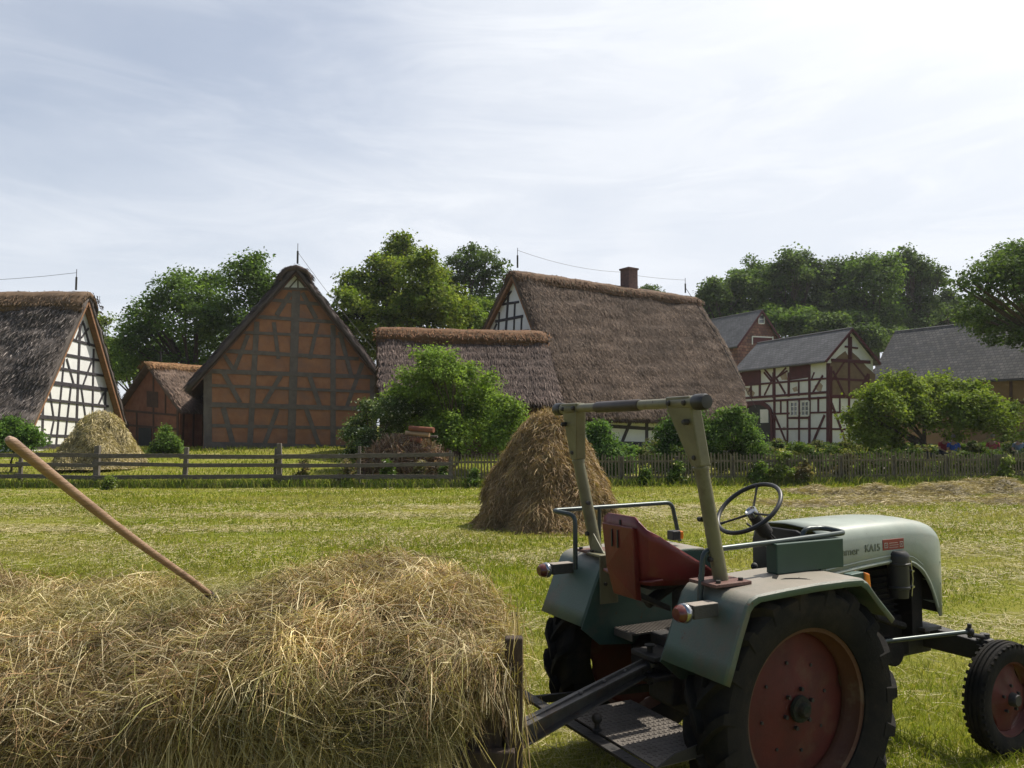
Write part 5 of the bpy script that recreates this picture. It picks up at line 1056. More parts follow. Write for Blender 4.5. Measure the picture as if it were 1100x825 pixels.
# leaning stick against the right fence run and hazel poles in the garden
# ---------------------------------------------------------------- trees and shrubs
def foliage(blobs, n, leaf, cols, seed, clump=.42, nclump=90, fill=.16, flow=None, droop=.0, cvar=.22):
    """blobs: (x,y,z,rx,ry,rz); leaves gathered in sprays over each blob, so light and the sky come through between them"""
    r = np.random.default_rng(seed); vol = np.array([b[3] * b[4] + b[4] * b[5] + b[3] * b[5] for b in blobs]); share = vol / vol.sum(); Ps, Cs, Ns = [], [], []
    for b, sh in zip(blobs, share):
        nc = max(4, int(nclump * len(blobs) * .45 * sh)); nn = int(n * sh); c0 = np.array(b[:3]); R3 = np.array(b[3:6])
        dr = nrm(r.normal(size=(nc, 3))); dr[:, 2] = np.where(dr[:, 2] < -.55, -dr[:, 2], dr[:, 2]); rad = np.where(r.random(nc) < fill, r.uniform(.2, .7, nc), r.uniform(.72, 1.12, nc)); cc = c0 + dr * R3 * rad[:, None]
        cs = clump * r.uniform(.55, 1.35, nc); idx = r.integers(0, nc, nn); q = r.normal(size=(nn, 3)); q = nrm(q) * (r.random((nn, 1)) ** .45) * np.array([1, 1, .62]); p = cc[idx] + q * cs[idx][:, None] * 1.25
        p[:, 2] -= droop * (q[:, 0] ** 2 + q[:, 1] ** 2) * cs[idx]
        tone = (1 + r.normal(size=nc) * cvar)[idx][:, None]; cb_ = np.array(cols)[r.integers(0, len(cols), nc)][idx] * .7 + np.array(cols)[r.integers(0, len(cols), nn)] * .3
        Ps.append(p); Cs.append(cb_ * tone * (1 + r.normal(size=(nn, 1)) * .12)); Ns.append(nrm(dr[idx] * .5 + np.array([0, 0, .55]) + r.normal(size=(nn, 3)) * .55))
    P, C_, Nm = np.concatenate(Ps), np.concatenate(Cs), np.concatenate(Ns); n = len(P)
    t = nrm(np.cross(Nm, r.normal(size=(n, 3)))); b = np.cross(Nm, t); l = leaf * r.uniform(.55, 1.35, n)[:, None]; w = l * .36
    V = np.stack([P - t * l * .5, P + b * w - t * l * .05 + Nm * l * .06, P + t * l * .5 - Nm * l * .08, P - b * w - t * l * .05 + Nm * l * .06], 1).reshape(-1, 3)
    Q_ = np.arange(4 * n).reshape(n, 4); cols_ = np.repeat(np.clip(C_, .006, .8), 4, axis=0)
    if flow is not None:
        k = r.random(n) < flow[0]; kk = np.repeat(k, 4); cols_[kk] = flow[1]
    return V, Q_, cols_
def branches(m, base, blobs, r0, seed, nlimb=9, bend=.25):
    rr = random.Random(seed); top = Vector(base); cz = sum(b[2] for b in blobs) / len(blobs); lo = min(b[2] - b[5] for b in blobs)
    cx = sum(b[0] for b in blobs) / len(blobs); cy = sum(b[1] for b in blobs) / len(blobs)
    tp = Vector((cx, cy, cz)); b0 = Vector(base); fk_ = b0.lerp(Vector((cx, cy, max(lo + .2, b0.z + .3))), .9)
    m.tube([b0 - Vector((0, 0, .3)), b0 + Vector((0, 0, .15)), b0.lerp(fk_, .5) + Vector((rr.uniform(-.1, .1), 0, 0)), fk_, tp], [r0 * 1.35, r0 * 1.05, r0 * .85, r0 * .75, r0 * .25], 10)
    for k in range(nlimb):
        b = blobs[k % len(blobs)]; e = Vector((b[0] + rr.uniform(-.5, .5) * b[3], b[1] + rr.uniform(-.5, .5) * b[4], b[2] + rr.uniform(-.2, .7) * b[5])); s = b0.lerp(fk_, rr.uniform(.75, 1)).lerp(tp, rr.uniform(0, .35)); mid = s.lerp(e, .5) + Vector((rr.uniform(-bend, bend), rr.uniform(-bend, bend), rr.uniform(0, bend) * 1.2))
        m.tube([s, mid, e], [r0 * .42, r0 * .26, r0 * .07], 7)
        for j in range(2):
            e2 = Vector((b[0] + rr.uniform(-.9, .9) * b[3], b[1] + rr.uniform(-.9, .9) * b[4], b[2] + rr.uniform(-.5, .85) * b[5])); m.tube([mid, mid.lerp(e2, .5) + Vector((0, 0, .1)), e2], [r0 * .2, r0 * .12, r0 * .03], 5)
def tree(name, label, cat, x, y, blobs, n, leaf, cols, seed, r0=.25, group=None, clump=.42, nclump=90, flow=None, trunk='trunk', tb=None, **kw):
    z0 = gz(x, y); rt = empty(name, (x, y, z0), label=label, cat=cat, group=group); V, Q_, C_ = foliage(blobs, n, leaf, cols, seed, clump, nclump, flow=flow, **kw)
    V[:, 2] = np.maximum(V[:, 2], .02); mesh_np('crown', V, Q_, LEAF, rt, C_)
    m = MB(); branches(m, tb or (0, 0, 0), blobs, r0, seed); m.build(trunk, BARK, rt, smooth=True); return rt
def bl(cx, cy, cz, rx, ry, rz, k, seed, spread=.75, size=(.32, .5)):
    """a crown of k irregular lobes inside an ellipsoid"""
    r = random.Random(seed); out = [(cx, cy, cz, rx * .62, ry * .62, rz * .62)]
    for i in range(k):
        th = 2 * PI * i / k + r.uniform(-.35, .35); ph = r.uniform(-.55, 1.1); s = r.uniform(*size)
        out.append((cx + math.cos(th) * math.cos(ph) * rx * spread, cy + math.sin(th) * math.cos(ph) * ry * spread, cz + math.sin(ph) * rz * spread, rx * s, ry * s, rz * s * .85))
    return out
def px_blobs(x0, y0, lst, Y, depth, sprig=3):
    """lobes given as (px, py, r_px) on the photograph, at real distance and with real depth"""
    out = []; rr = random.Random(int(x0 * 7)); z0 = gz(x0, y0)
    for (px, py, rp) in lst:
        dy = rr.uniform(-.5, .5) * depth; q = at(px, py, Y + dy); r_ = rp / FPX * Y; out.append((q[0] - x0, q[1] - y0, q[2] - z0, r_ * .92, r_, r_ * .84))
        for k in range(sprig):
            a_ = rr.uniform(-.5, PI + .5); e_ = rr.uniform(.85, 1.25); s_ = rr.uniform(.18, .36); out.append((q[0] - x0 + math.cos(a_) * r_ * e_, q[1] - y0 + rr.uniform(-.6, .6) * r_, q[2] - z0 + math.sin(a_) * r_ * e_ * .9, r_ * s_, r_ * s_, r_ * s_ * rr.uniform(.7, 1.3)))
    return out
G1 = [(.075, .13, .026), (.10, .16, .036), (.055, .10, .022), (.12, .18, .042)]
G2 = [(.125, .18, .026), (.175, .22, .038), (.08, .13, .02), (.21, .24, .05)]
G3 = [(.070, .112, .034), (.088, .135, .040), (.11, .155, .046), (.052, .086, .028)]
G4 = [(.14, .215, .040), (.18, .26, .052), (.105, .17, .034), (.22, .30, .068)]
x, y = (205 - 550) / FPX * 64, 64
tree('broadleaf_tree', 'broad dark green tree rising between the small brick outbuilding and the orange barn', 'tree', x, y, px_blobs(x, y, [(160, 365, 24), (150, 345, 18), (190, 318, 24), (200, 350, 30), (215, 325, 22), (232, 305, 15), (262, 303, 24), (268, 290, 15), (285, 318, 18), (245, 345, 30), (225, 375, 28), (175, 385, 26), (275, 360, 26), (140, 368, 15), (195, 300, 12), (300, 330, 16), (150, 392, 20), (185, 402, 20), (215, 398, 20), (250, 392, 22), (128, 385, 12)], y, 6), 42000, .26, G1, 101, .4, clump=.75, nclump=60)
x, y = (434 - 550) / FPX * 58, 58
tree('linden_tree', 'yellowish green linden tree in bloom rising behind the low thatched shed', 'tree', x, y, px_blobs(x, y, [(432, 275, 20), (412, 295, 22), (450, 298, 24), (385, 310, 22), (375, 330, 18), (420, 325, 30), (462, 325, 26), (395, 350, 28), (440, 355, 30), (480, 345, 22), (372, 355, 16), (492, 330, 13), (430, 262, 10), (465, 300, 16), (395, 378, 22), (484, 318, 12)], y, 6), 46000, .24, G2, 102, .4, clump=.62, nclump=70, cvar=.28)
x, y = (510 - 550) / FPX * 74, 74
tree('ash_tree', 'dark sparse tree with airy branches just left of the white farmhouse gable', 'tree', x, y, px_blobs(x, y, [(510, 274, 12), (492, 285, 14), (525, 282, 13), (508, 297, 17), (535, 294, 11), (488, 305, 14), (520, 312, 16), (540, 310, 9), (480, 300, 9), (505, 330, 16), (530, 330, 12), (485, 325, 10), (515, 352, 18), (492, 350, 14)], y, 4), 14000, .26, G3, 103, .28, clump=.55, nclump=40)
x, y = (505 - 550) / FPX * 66, 66
tree('young_tree', 'bright green low tree filling the gap beneath the sparse dark tree', 'tree', x, y, px_blobs(x, y, [(505, 345, 16), (520, 335, 13), (498, 360, 15), (522, 355, 14), (488, 340, 10)], y, 4), 9000, .24, G2[:2] + G4[:2], 104, .2, clump=.6, nclump=40)
for i, (px, lst, Y_, lab, cc) in enumerate([(116, [(112, 380, 18), (102, 350, 12), (118, 395, 14), (98, 372, 16)], 88, 'pale distant tree half hidden behind the white gable on the left', G2), (140, [(136, 395, 13), (124, 402, 12), (150, 400, 11), (160, 405, 9)], 80, 'bright green tree low behind the small outbuilding chimney side', G4)]):
    x = (px - 550) / FPX * Y_; tree('broadleaf_tree', ('pale distant tree half hidden behind the white gable on the left', 'bright green low tree just behind the ridge of the small brick outbuilding')[i], 'tree', x, Y_, px_blobs(x, Y_, lst, Y_, 3), 9000, .3, cc, 110 + i, .25, clump=.8, nclump=40)
x = (697 - 550) / FPX * 92
tree('broadleaf_tree', 'treetop barely peeking over the farmhouse ridge beside the chimney', 'tree', x, 92, px_blobs(x, 92, [(697, 318, 11), (688, 325, 9), (704, 322, 9)], 92, 3), 5000, .3, G3, 113, .3, clump=.7)
# wooded edge on the right: each big tree its own
WD = [(782, 98, [(780, 322, 20), (768, 318, 13), (795, 310, 14), (785, 345, 24), (765, 340, 14)], 'leftmost tree of the wood, just right of the farmhouse roof', G3),
      (812, 104, [(812, 298, 16), (798, 305, 14), (828, 305, 14), (815, 325, 24), (805, 350, 24), (835, 335, 16)], 'second tree of the wood, its rounded top above the shingled house', G1),
      (858, 100, [(850, 292, 18), (862, 283, 13), (835, 300, 13), (875, 298, 16), (858, 320, 26), (850, 348, 24), (880, 335, 20)], 'broad tree of the wood above the left end of the oxblood-framed house roof', G3),
      (902, 106, [(897, 300, 16), (885, 305, 12), (910, 295, 14), (900, 325, 26), (905, 350, 26)], 'rounded darker tree of the wood above the middle of the slate roof', G3),
      (942, 98, [(934, 287, 15), (925, 295, 14), (950, 290, 14), (940, 310, 24), (930, 338, 24), (955, 335, 22), (945, 362, 24)], 'tallest tree of the wood, above the gable of the oxblood-framed house', G1),
      (985, 102, [(975, 285, 14), (990, 295, 16), (1002, 305, 12), (975, 315, 24), (990, 335, 22), (975, 358, 22)], 'tree of the wood left of the pale gap in the treeline', G3),
      (1018, 110, [(1015, 330, 14), (1005, 340, 13), (1028, 338, 12), (1015, 352, 18), (1035, 350, 14)], 'smaller paler tree at the low dip of the wood', [(.07, .105, .035), (.085, .12, .04), (.055, .085, .03)]),
      (800, 92, [(790, 362, 20), (815, 358, 18), (840, 352, 18), (865, 352, 16)], 'mid-green bushy tree between the shingled gable and the slate roof', G1),
      (905, 90, [(890, 355, 16), (915, 352, 18), (935, 365, 14), (955, 370, 14)], 'low dark tree directly behind the ridge of the oxblood-framed house', G3)]
for i, (px, Y_, lst, lab, cc) in enumerate(WD):
    x = (px - 550) / FPX * Y_; tree('forest_tree', lab, 'tree', x, Y_, px_blobs(x, Y_, lst, Y_, 7), 21000, .36, cc, 120 + i, .4, clump=.95, nclump=55, group='trees of the wood behind the houses', cvar=.3)
for i, (px, Y_, h_) in enumerate([(1060, 112, 13), (1120, 112, 14), (1180, 108, 16), (560, 135, 12), (640, 135, 11), (320, 125, 11), (30, 118, 10), (-70, 112, 12), (730, 128, 11), (760, 118, 14)]):
    x = (px - 550) / FPX * Y_; lab = ('tree behind the ochre farm building, left of the big overhanging tree', 'tree behind the ochre farm building, under the big overhanging tree', 'tree behind the far end of the ochre farm building', 'far tree behind the ridge of the big farmhouse, toward its left end', 'far tree hidden behind the middle of the big farmhouse', 'far tree hidden behind the orange barn', 'far tree hidden behind the thatch of the white house', 'far tree beyond the left edge of the picture', 'far tree hidden behind the right end of the farmhouse', 'far tree between the farmhouse and the wood')[i]
    if i in (3, 4, 5, 6, 7): continue
    tree('forest_tree', lab, 'tree', x, Y_, bl(0, 0, h_ * .58, 5.2, 5, h_ * .40, 7, i), 12000, .4, G3, 150 + i, .35, clump=1.0, nclump=50, group='trees of the wood behind the houses')
x, y = 38.5, 46.0
tree('oak_tree', 'large dark oak reaching in from the right edge over the ochre building', 'tree', x, y, px_blobs(x, y, [(1060, 305, 22), (1050, 330, 18), (1045, 345, 13), (1084, 284, 18), (1072, 296, 18), (1100, 278, 20), (1095, 310, 34), (1075, 345, 24), (1110, 345, 30), (1138, 305, 36), (1150, 330, 45), (1190, 300, 45), (1085, 362, 16), (1062, 352, 14), (1155, 280, 28), (1180, 350, 34), (1215, 330, 30), (1240, 310, 42), (1270, 340, 44), (1300, 310, 40), (1100, 366, 14), (1122, 368, 16)], y, 8), 70000, .19, G3, 140, .5, clump=.55, nclump=70)
x, y = 40.0, 36.0
tree('broadleaf_tree', 'shade tree standing beyond the right edge of the picture', 'tree', 27.5, 33.5, bl(0, 0, 6.4, 3.6, 3.6, 3.2, 7, 5), 26000, .2, G3, 141, .35, clump=.6, nclump=60)
# fruit tree in the garden
x, y = (985 - 550) / FPX * 33, 33.
tree('fruit_tree', 'wide low yellow-green fruit tree behind the picket fence on the right', 'tree', x, y, px_blobs(x, y, [(950, 440, 22), (925, 450, 12), (935, 432, 14), (975, 425, 20), (1000, 430, 24), (1030, 428, 22), (1055, 440, 20), (1075, 450, 16), (1020, 450, 22), (985, 452, 20), (945, 462, 18), (960, 412, 10), (1045, 456, 16), (925, 465, 12), (1085, 440, 10), (1010, 412, 10), (935, 474, 11), (960, 474, 12), (1030, 468, 9), (1080, 466, 12), (918, 452, 10)], y, 3), 30000, .13, G2[:2] + [(.11, .16, .028), (.19, .235, .045)], 142, .13, clump=.36, nclump=60)
# big shrub, flowering shrub
x, y = (480 - 550) / FPX * 31.5, 31.5
tree('green_shrub', 'large bright green shrub before the low thatched shed', 'shrub', x, y, px_blobs(x, y, [(468, 400, 20), (450, 420, 22), (490, 420, 24), (515, 432, 20), (540, 440, 14), (550, 455, 13), (430, 432, 14), (470, 445, 28), (510, 462, 26), (540, 470, 18), (485, 475, 24), (460, 470, 18), (470, 384, 9), (525, 410, 9), (535, 478, 14), (500, 400, 9)], y, 3, 9), 40000, .115, G4, 143, .07, clump=.33, nclump=60, trunk='stems')
x, y = (410 - 550) / FPX * 32, 32.
tree('flowering_shrub', 'pale grey-green shrub with small white flowers left of the brushwood pile', 'shrub', x, y, px_blobs(x, y, [(400, 445, 14), (385, 462, 13), (420, 442, 14), (440, 440, 14), (395, 478, 14), (378, 468, 8), (425, 460, 14), (383, 490, 11)], y, 2), 15000, .10, [(.095, .135, .05), (.12, .16, .06), (.07, .105, .04)], 144, .05, clump=.3, nclump=60, flow=(.06, (.62, .62, .52)), trunk='stems')
SH = [((735, 455), 30.5, [(730, 456, 14), (718, 466, 13), (745, 450, 13), (752, 470, 14), (728, 480, 14), (745, 486, 12), (715, 485, 10)], 'dark green shrub before the white farmhouse wall, left of the right roll-bar post', [(0.070, 0.132, 0.031), (0.093, 0.163, 0.040), (0.054, 0.101, 0.025)], 'green_shrub'),
      ((785, 465), 30.5, [(780, 455, 14), (795, 462, 15), (770, 470, 14), (805, 475, 15), (785, 485, 16), (815, 488, 10), (760, 482, 12), (793, 446, 8)], 'mid-green shrub behind the picket fence, right of the right roll-bar post', [(0.101, 0.171, 0.040), (0.139, 0.217, 0.053), (0.078, 0.139, 0.031)], 'green_shrub'),
      ((652, 485), 28.6, [(645, 460, 8), (650, 478, 10), (660, 492, 12), (640, 490, 12), (668, 502, 11), (652, 508, 12), (640, 470, 9), (672, 485, 7)], 'leafy climber on the fence beside the tall haystack', [(0.093, 0.163, 0.046), (0.124, 0.202, 0.054), (0.070, 0.132, 0.034)], 'climbing_plant'),
      ((177, 477), 38., [(174, 480, 7), (182, 477, 7), (177, 470, 5), (186, 483, 6), (169, 485, 5), (178, 461, 2.5)], 'dark bush beside the outbuilding door', [(0.078, 0.139, 0.031), (0.109, 0.186, 0.039), (0.155, 0.217, 0.062)], 'green_shrub'),
      ((15, 468), 32., [(10, 465, 12), (28, 468, 11), (40, 474, 8), (0, 475, 14), (20, 480, 12), (-15, 468, 16)], 'leafy bush at the left edge before the shaggy thatch', [(0.093, 0.171, 0.034), (0.132, 0.217, 0.046), (0.070, 0.132, 0.031)], 'green_shrub')]
for i, ((px, py), Y_, lst, lab, cc, nm) in enumerate(SH):
    x = (px - 550) / FPX * Y_; tree(nm, lab, 'shrub' if nm != 'climbing_plant' else 'climber', x, Y_, px_blobs(x, Y_, lst, Y_, 1.2), 11000, .10, cc, 160 + i, .045, clump=.26, nclump=55, trunk='stems')
# border plants along the picket fence
def weed(px, kind, s=1., dy=.0, label=''):
    x, Y_ = fpos(px); Y_ += dy; x = (px - 550) / FPX * Y_; r = np.random.default_rng(int(px)); z0 = gz(x, Y_); rt = empty('border_plant', (x, Y_, z0), label=label, cat='plant', group='plants growing along the picket fence')
    cols = {'g': [(.08, .13, .03), (.10, .16, .035)], 'l': [(.16, .20, .045), (.12, .17, .035)], 'd': [(.14, .11, .06), (.20, .16, .09), (.09, .11, .035)]}[kind]
    b = [(0, 0, .35 * s, .32 * s, .25 * s, .35 * s), (.1 * s, 0, .8 * s, .16 * s, .16 * s, .3 * s), (-.15 * s, 0, .25 * s, .25 * s, .2 * s, .25 * s)]
    V, Q_, C_ = foliage(b, int(1700 * s), .085, cols, int(px), .14, 26, flow=(.03, (.6, .55, .5))); V[:, 2] = np.maximum(V[:, 2], .01); mesh_np('leaves', V, Q_, LEAF, rt, C_)
    m = MB()
    for k in range(5): a = Vector((r.uniform(-.12, .12), r.uniform(-.1, .1), 0)); m.tube([a, a + Vector((r.uniform(-.1, .1), 0, .5 * s)), a + Vector((r.uniform(-.25, .25), 0, 1.05 * s))], [.008, .006, .003], 4)
    m.build('stems', LEAFST, rt)
LEAFST = mat('green_stem', (.10, .13, .04), (.08, .10, .03), 5, .7)
WL_ = [(692, 'g', .55, -.25, 'small low weed at the fence foot just right of the tall haystack'), (726, 'g', .75, -.2, 'bushy weed at the fence foot below the farmhouse wall'), (812, 'g', .8, -.2, 'weed at the fence foot left above the steering wheel'), (839, 'l', 1.15, -.3, 'tall bright yellow-green plant climbing the fence above the steering wheel'), (860, 'd', .95, -.25, 'pinkish dry plant on the fence right of the tall bright plant'), (905, 'd', 1.05, .3, 'brownish flowering plant behind the fence left of the fruit tree'), (925, 'l', 1.0, .3, 'orange-tinged plant behind the fence below the fruit tree left end'), (1012, 'l', .9, .5, 'bright plant standing behind the fence before the seated visitors'), (1078, 'l', .85, -.4, 'pale leafy plant at the shaded right end of the fence'), (325, 'd', .8, .6, 'dry seeding plant behind the double fence post'), (372, 'd', .8, .4, 'dry weeds before the flowering shrub at the rail fence'), (415, 'g', .8, .35, 'green weeds under the brushwood pile on the left'), (450, 'd', .8, .35, 'brownish weeds below the brushwood pile'), (475, 'g', .7, .35, 'green weeds beside the first pickets'), (120, 'l', .4, -.2, 'small grass tuft at the stout fence post'), (508, 'g', .6, -.3, 'weeds at the pickets beside the tall haystack')]
for a in WL_: weed(a[0], a[1], a[2], a[3], a[4])
# tall uncut grass along both fences
r = np.random.default_rng(77); n = 22000; px = r.uniform(-40, 1150, n); Yb = np.where(px < 484, FY, 26.6 + (px - 484) / 616 * 1.7) + r.normal(size=n) * .22 - .05; x = (px - 550) / FPX * Yb
h_ = .10 + .28 * r.random(n) ** 2.2; a = r.uniform(0, 2 * PI, n); b0 = np.stack([x, Yb, gzv(x, Yb)], -1); d = np.stack([np.cos(a), np.sin(a), np.zeros(n)], -1)
P = np.stack([b0, b0 + d * (h_ * .15)[:, None] + np.array([0, 0, 1]) * (h_ * .7)[:, None], b0 + d * (h_ * .5)[:, None] + np.array([0, 0, 1]) * h_[:, None]], 1)
V, Q_, C_ = ribbons(P, .018 * r.uniform(.6, 1.3, n), palette(n, [(.14, .19, .035), (.18, .21, .05), (.24, .23, .09), (.10, .15, .03)], .2, r), True, np.stack([r.normal(size=n) * .4, np.ones(n), np.zeros(n)], -1))
tag(mesh_np('tall_grass', V, Q_, LEAF, cols=C_), 'taller uncut grass growing along the foot of the two fences', 'grass', kind='stuff')
# low garden greenery filling the beds behind the picket fence
r = np.random.default_rng(79); blobs = [(x_, 30.0 + r.normal() * .8, gz(x_, 30.3) + r.uniform(.25, .75), r.uniform(.4, .9), .6, r.uniform(.25, .6)) for x_ in np.arange(2.5, 24, .62)]
V, Q_, C_ = foliage(blobs, 42000, .11, [(.07, .11, .026), (.09, .14, .032), (.05, .085, .02), (.13, .12, .05)], 79, .28, 22, flow=(.012, (.6, .5, .5))); V[:, 2] = np.maximum(V[:, 2], .3)
tag(mesh_np('garden_greenery', V, Q_, LEAF, cols=C_), 'mixed low bedding greenery in the garden behind the picket fence', 'plants', kind='stuff')

blobs = [(x_, 35.5 + r.normal() * 1.2, gz(x_, 35.5) + r.uniform(.2, .5), r.uniform(.6, 1.2), .9, r.uniform(.3, .6)) for x_ in np.arange(6.5, 27, .7)]
V, Q_, C_ = foliage(blobs, 30000, .13, [(.06, .095, .026), (.075, .12, .03), (.045, .075, .02), (.10, .10, .045)], 80, .3, 20, flow=(.01, (.5, .4, .4))); V[:, 2] = np.maximum(V[:, 2], .3)
tag(mesh_np('garden_shrubbery', V, Q_, LEAF, cols=C_), 'darker knee-high shrubbery between the garden beds and the oxblood-framed house', 'plants', kind='stuff')

# ---------------------------------------------------------------- summer haze in the air
m = MB(); m.b2((-140, -14, -1.2), (150, 170, 42)); HZ = bpy.data.materials.new('haze_air'); HZ.use_nodes = True; t_ = HZ.node_tree; t_.nodes.clear()
ho = t_.nodes.new('ShaderNodeOutputMaterial'); hv = t_.nodes.new('ShaderNodeVolumePrincipled'); hv.inputs['Color'].default_value = (.93, .96, 1, 1); hv.inputs['Density'].default_value = .00022; hv.inputs['Anisotropy'].default_value = .3
t_.links.new(hv.outputs[0], ho.inputs['Volume']); tag(m.build('haze', HZ), 'thin summer haze over the whole place', 'haze', kind='stuff')

# ---------------------------------------------------------------- brushwood pile with logs
bx_, by_ = (428 - 550) / FPX * 29.5, 29.5; z0 = gz(bx_, by_); bp = empty('brushwood_pile', (bx_, by_, z0), label='reddish-brown heap of brushwood behind the rail fence under the bright shrub', cat='wood pile')
r = np.random.default_rng(88); n = 5200; th_ = r.uniform(0, 2 * PI, n); q = r.random(n) ** .6; xx = np.cos(th_) * q * 1.75 + .25; yy = np.sin(th_) * q * .7; top_ = 1.62 * np.clip(1 - ((xx - .25) / 1.95) ** 2, .1, 1) ** .7 * np.clip(1 - (yy / .9) ** 2, .1, 1) ** .5
zz = top_ * r.random(n) ** .45; a = r.normal(size=n) * 1.1 - .6; d = nrm(np.stack([np.cos(a) * .8, r.normal(size=n) * .5, np.sin(a)], -1) + r.normal(size=(n, 3)) * .25); l = r.uniform(.25, .8, n); p = np.stack([xx, yy, zz], -1)
P = np.stack([p - d * l[:, None] * .5, p + r.normal(size=(n, 3)) * .04, p + d * l[:, None] * .5], 1); P[:, :, 2] = np.clip(P[:, :, 2], .02, 1.75)
V, Q_, C_ = ribbons(P, .026 * r.uniform(.5, 1.4, n), palette(n, [(.24, .145, .095), (.18, .105, .07), (.32, .21, .145), (.12, .07, .05), (.28, .23, .17)], .2, r), False)
mesh_np('sticks', V, Q_, STRAW, bp, C_)
LOGM = mat('log_bark', (.24, .09, .045), (.17, .06, .035), 4, .85, bump=.5, bscale=10); LOGE = mat('log_end', (.40, .26, .15), (.32, .2, .11), 4, .85)
for k, (a, b, rr_) in enumerate([((466, 462), (440, 460), .10), ((461, 467), (436, 465), .08), ((452, 473), (432, 472), .10), ((470, 469), (448, 470), .05)]):
    q1 = at(*a, 28.9 + .1 * k); q2 = at(*b, 29.3 + .1 * k); m = MB(); m.cyl(Vector(q1 - np.array([bx_, by_, z0])), Vector(q2 - np.array([bx_, by_, z0])), rr_, 12); lg = m.build('log', (LOGM, LOGE, LOGM, WOODG)[k], bp, smooth=True)

# ---------------------------------------------------------------- a few visitors seated in the garden
SKIN = mat('skin', (.50, .30, .22), (.46, .27, .19), 3, .6); HAIR = [mat('hair_dark', (.05, .03, .02), None, 5, .8), mat('hair_grey', (.32, .30, .28), None, 5, .8)]
def skin_mesh(name, pts, edges, radii, m_, parent, lv=1):
    me = bpy.data.meshes.new(name); me.from_pydata([tuple(p) for p in pts], edges, []); o = bpy.data.objects.new(name, me); col.objects.link(o); o.parent = parent; me.materials.append(m_)
    md = o.modifiers.new('skin', 'SKIN'); sv_ = me.skin_vertices[0].data if me.skin_vertices else None
    if sv_ is None:
        bpy.context.view_layer.objects.active = o; sv_ = me.skin_vertices[0].data
    for v_, r_ in zip(sv_, radii): v_.radius = r_ if isinstance(r_, tuple) else (r_, r_)
    sv_[0].use_root = True; md.use_smooth_shade = True; s = o.modifiers.new('sub', 'SUBSURF'); s.levels = lv; s.render_levels = lv; return o
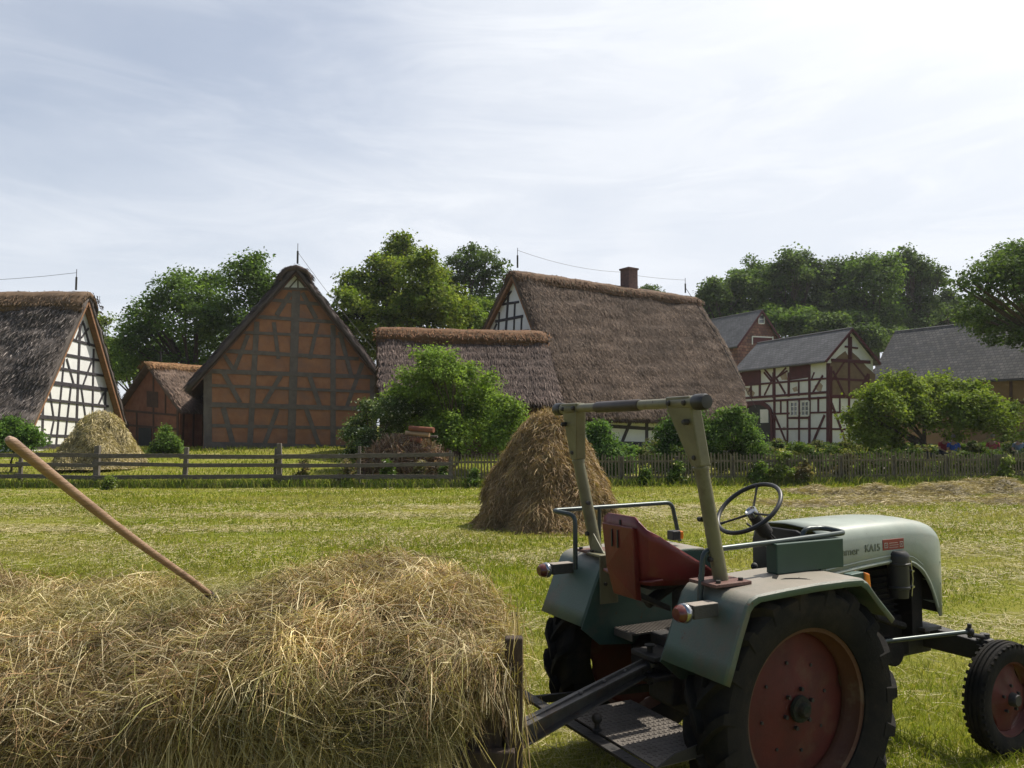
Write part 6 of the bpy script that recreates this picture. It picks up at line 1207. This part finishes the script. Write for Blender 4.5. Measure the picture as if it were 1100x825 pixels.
def person(px, Y_, rz, shirt, hair, label, seatz=.46):
    x = (px - 550) / FPX * Y_; rt = empty('person', (x, Y_, gz(x, Y_)), rz, label=label, cat='person')
    # pelvis, spine, head; thighs forward (-y), shins down; arms resting on the thighs
    P = [(0, 0, .56), (0, .02, .78), (0, .03, .98), (0, .01, 1.09), (0, 0, 1.16), (0, -.01, 1.27)]; Rr = [(.15, .11), (.13, .10), (.15, .10), (.06, .055), (.075, .08), (.085, .10)]; E_ = [(0, 1), (1, 2), (2, 3), (3, 4), (4, 5)]
    for s in (-1, 1):
        b = len(P); P += [(s * .10, -.02, .54), (s * .12, -.42, .54), (s * .12, -.45, .28), (s * .12, -.44, .07), (s * .13, -.56, .04)]; Rr += [.085, .062, .052, .04, (.045, .03)]; E_ += [(0, b), (b, b + 1), (b + 1, b + 2), (b + 2, b + 3), (b + 3, b + 4)]
        b = len(P); P += [(s * .19, .02, .97), (s * .25, -.02, .74), (s * .17, -.22, .64), (s * .14, -.30, .62)]; Rr += [.055, .042, .033, (.035, .02)]; E_ += [(2, b), (b, b + 1), (b + 1, b + 2), (b + 2, b + 3)]
    skin_mesh('body', P, E_, Rr, SKIN, rt)
    S = [(0, .0, .58), (0, .02, .78), (0, .03, .97), (0, .015, 1.05)]; SR = [(.165, .13), (.15, .12), (.165, .12), (.08, .07)]; SE = [(0, 1), (1, 2), (2, 3)]
    for s in (-1, 1): b = len(S); S += [(s * .19, .02, .98), (s * .24, -.01, .80)]; SR += [.07, .06]; SE += [(2, b), (b, b + 1)]
    skin_mesh('shirt', S, SE, SR, shirt, rt)
    Tp = [(0, .0, .56)]; TR_ = [(.165, .13)]; TE = []
    for s in (-1, 1): b = len(Tp); Tp += [(s * .10, -.03, .545), (s * .12, -.42, .545), (s * .12, -.45, .30), (s * .12, -.445, .12)]; TR_ += [.098, .075, .065, .055]; TE += [(0, b), (b, b + 1), (b + 1, b + 2), (b + 2, b + 3)]
    skin_mesh('trousers', Tp, TE, TR_, TROU, rt)
    m = MB(); m.ball((0, .015, 1.295), .10, 14, (.92, 1.05, .98)); hr = m.build('hair', hair, rt, smooth=True)
    m = MB(); m.ball((0, -.115, 1.245), .016, 8); m.build('nose', SKIN, rt, smooth=True)
    for s in (-1, 1): m = MB(); m.ball((s * .088, -.01, 1.245), .02, 8); m.build('ear', SKIN, rt, smooth=True); m = MB(); m.ball((s * .035, -.098, 1.262), .011, 8); m.build('eye', BLACK, rt, smooth=True)
TROU = mat('trousers_cloth', (.04, .045, .06), (.03, .034, .045), 6, .9)
person(989, 33.6, .3, mat('shirt_rust', (.50, .09, .05), None, 5, .9), HAIR[0], 'person in an orange-red top seated just right of the fruit tree trunk')
person(1013, 34, .1, mat('shirt_red', (.40, .04, .06), None, 5, .9), HAIR[0], 'person in a dark red top seated to the left of the one in blue')
person(1023, 33.6, -.2, mat('shirt_blue', (.05, .13, .50), None, 5, .9), HAIR[1], 'person in a bright blue top seated in the garden')
person(1065, 33.8, -.4, mat('shirt_pink', (.45, .08, .09), None, 5, .9), HAIR[1], 'person in a pinkish red top seated alone at the right')
person(1093, 33.6, -.4, mat('shirt_pale', (.22, .28, .36), None, 5, .9), HAIR[0], 'person in a pale blue top at the right edge')
for px, Y_, w, lab in ((1006, 33.9, 2.0, 'long garden bench carrying the three visitors near the fruit tree'), (1079, 33.8, 1.7, 'garden bench carrying the two visitors at the right edge')):
    x = (px - 550) / FPX * Y_; b_ = empty('garden_bench', (x, Y_, gz(x, Y_)), 0, label=lab, cat='bench'); m = MB(); m.b2((-w / 2, -.25, .40), (w / 2, .45, .44)); m.build('seat', WOODG, b_)
    for s in (-1, 1):
        m = MB(); m.b2((s * (w / 2 - .2) - .03, -.2, -.05), (s * (w / 2 - .2) + .03, .4, .398)); m.build('leg', WOODG, b_)
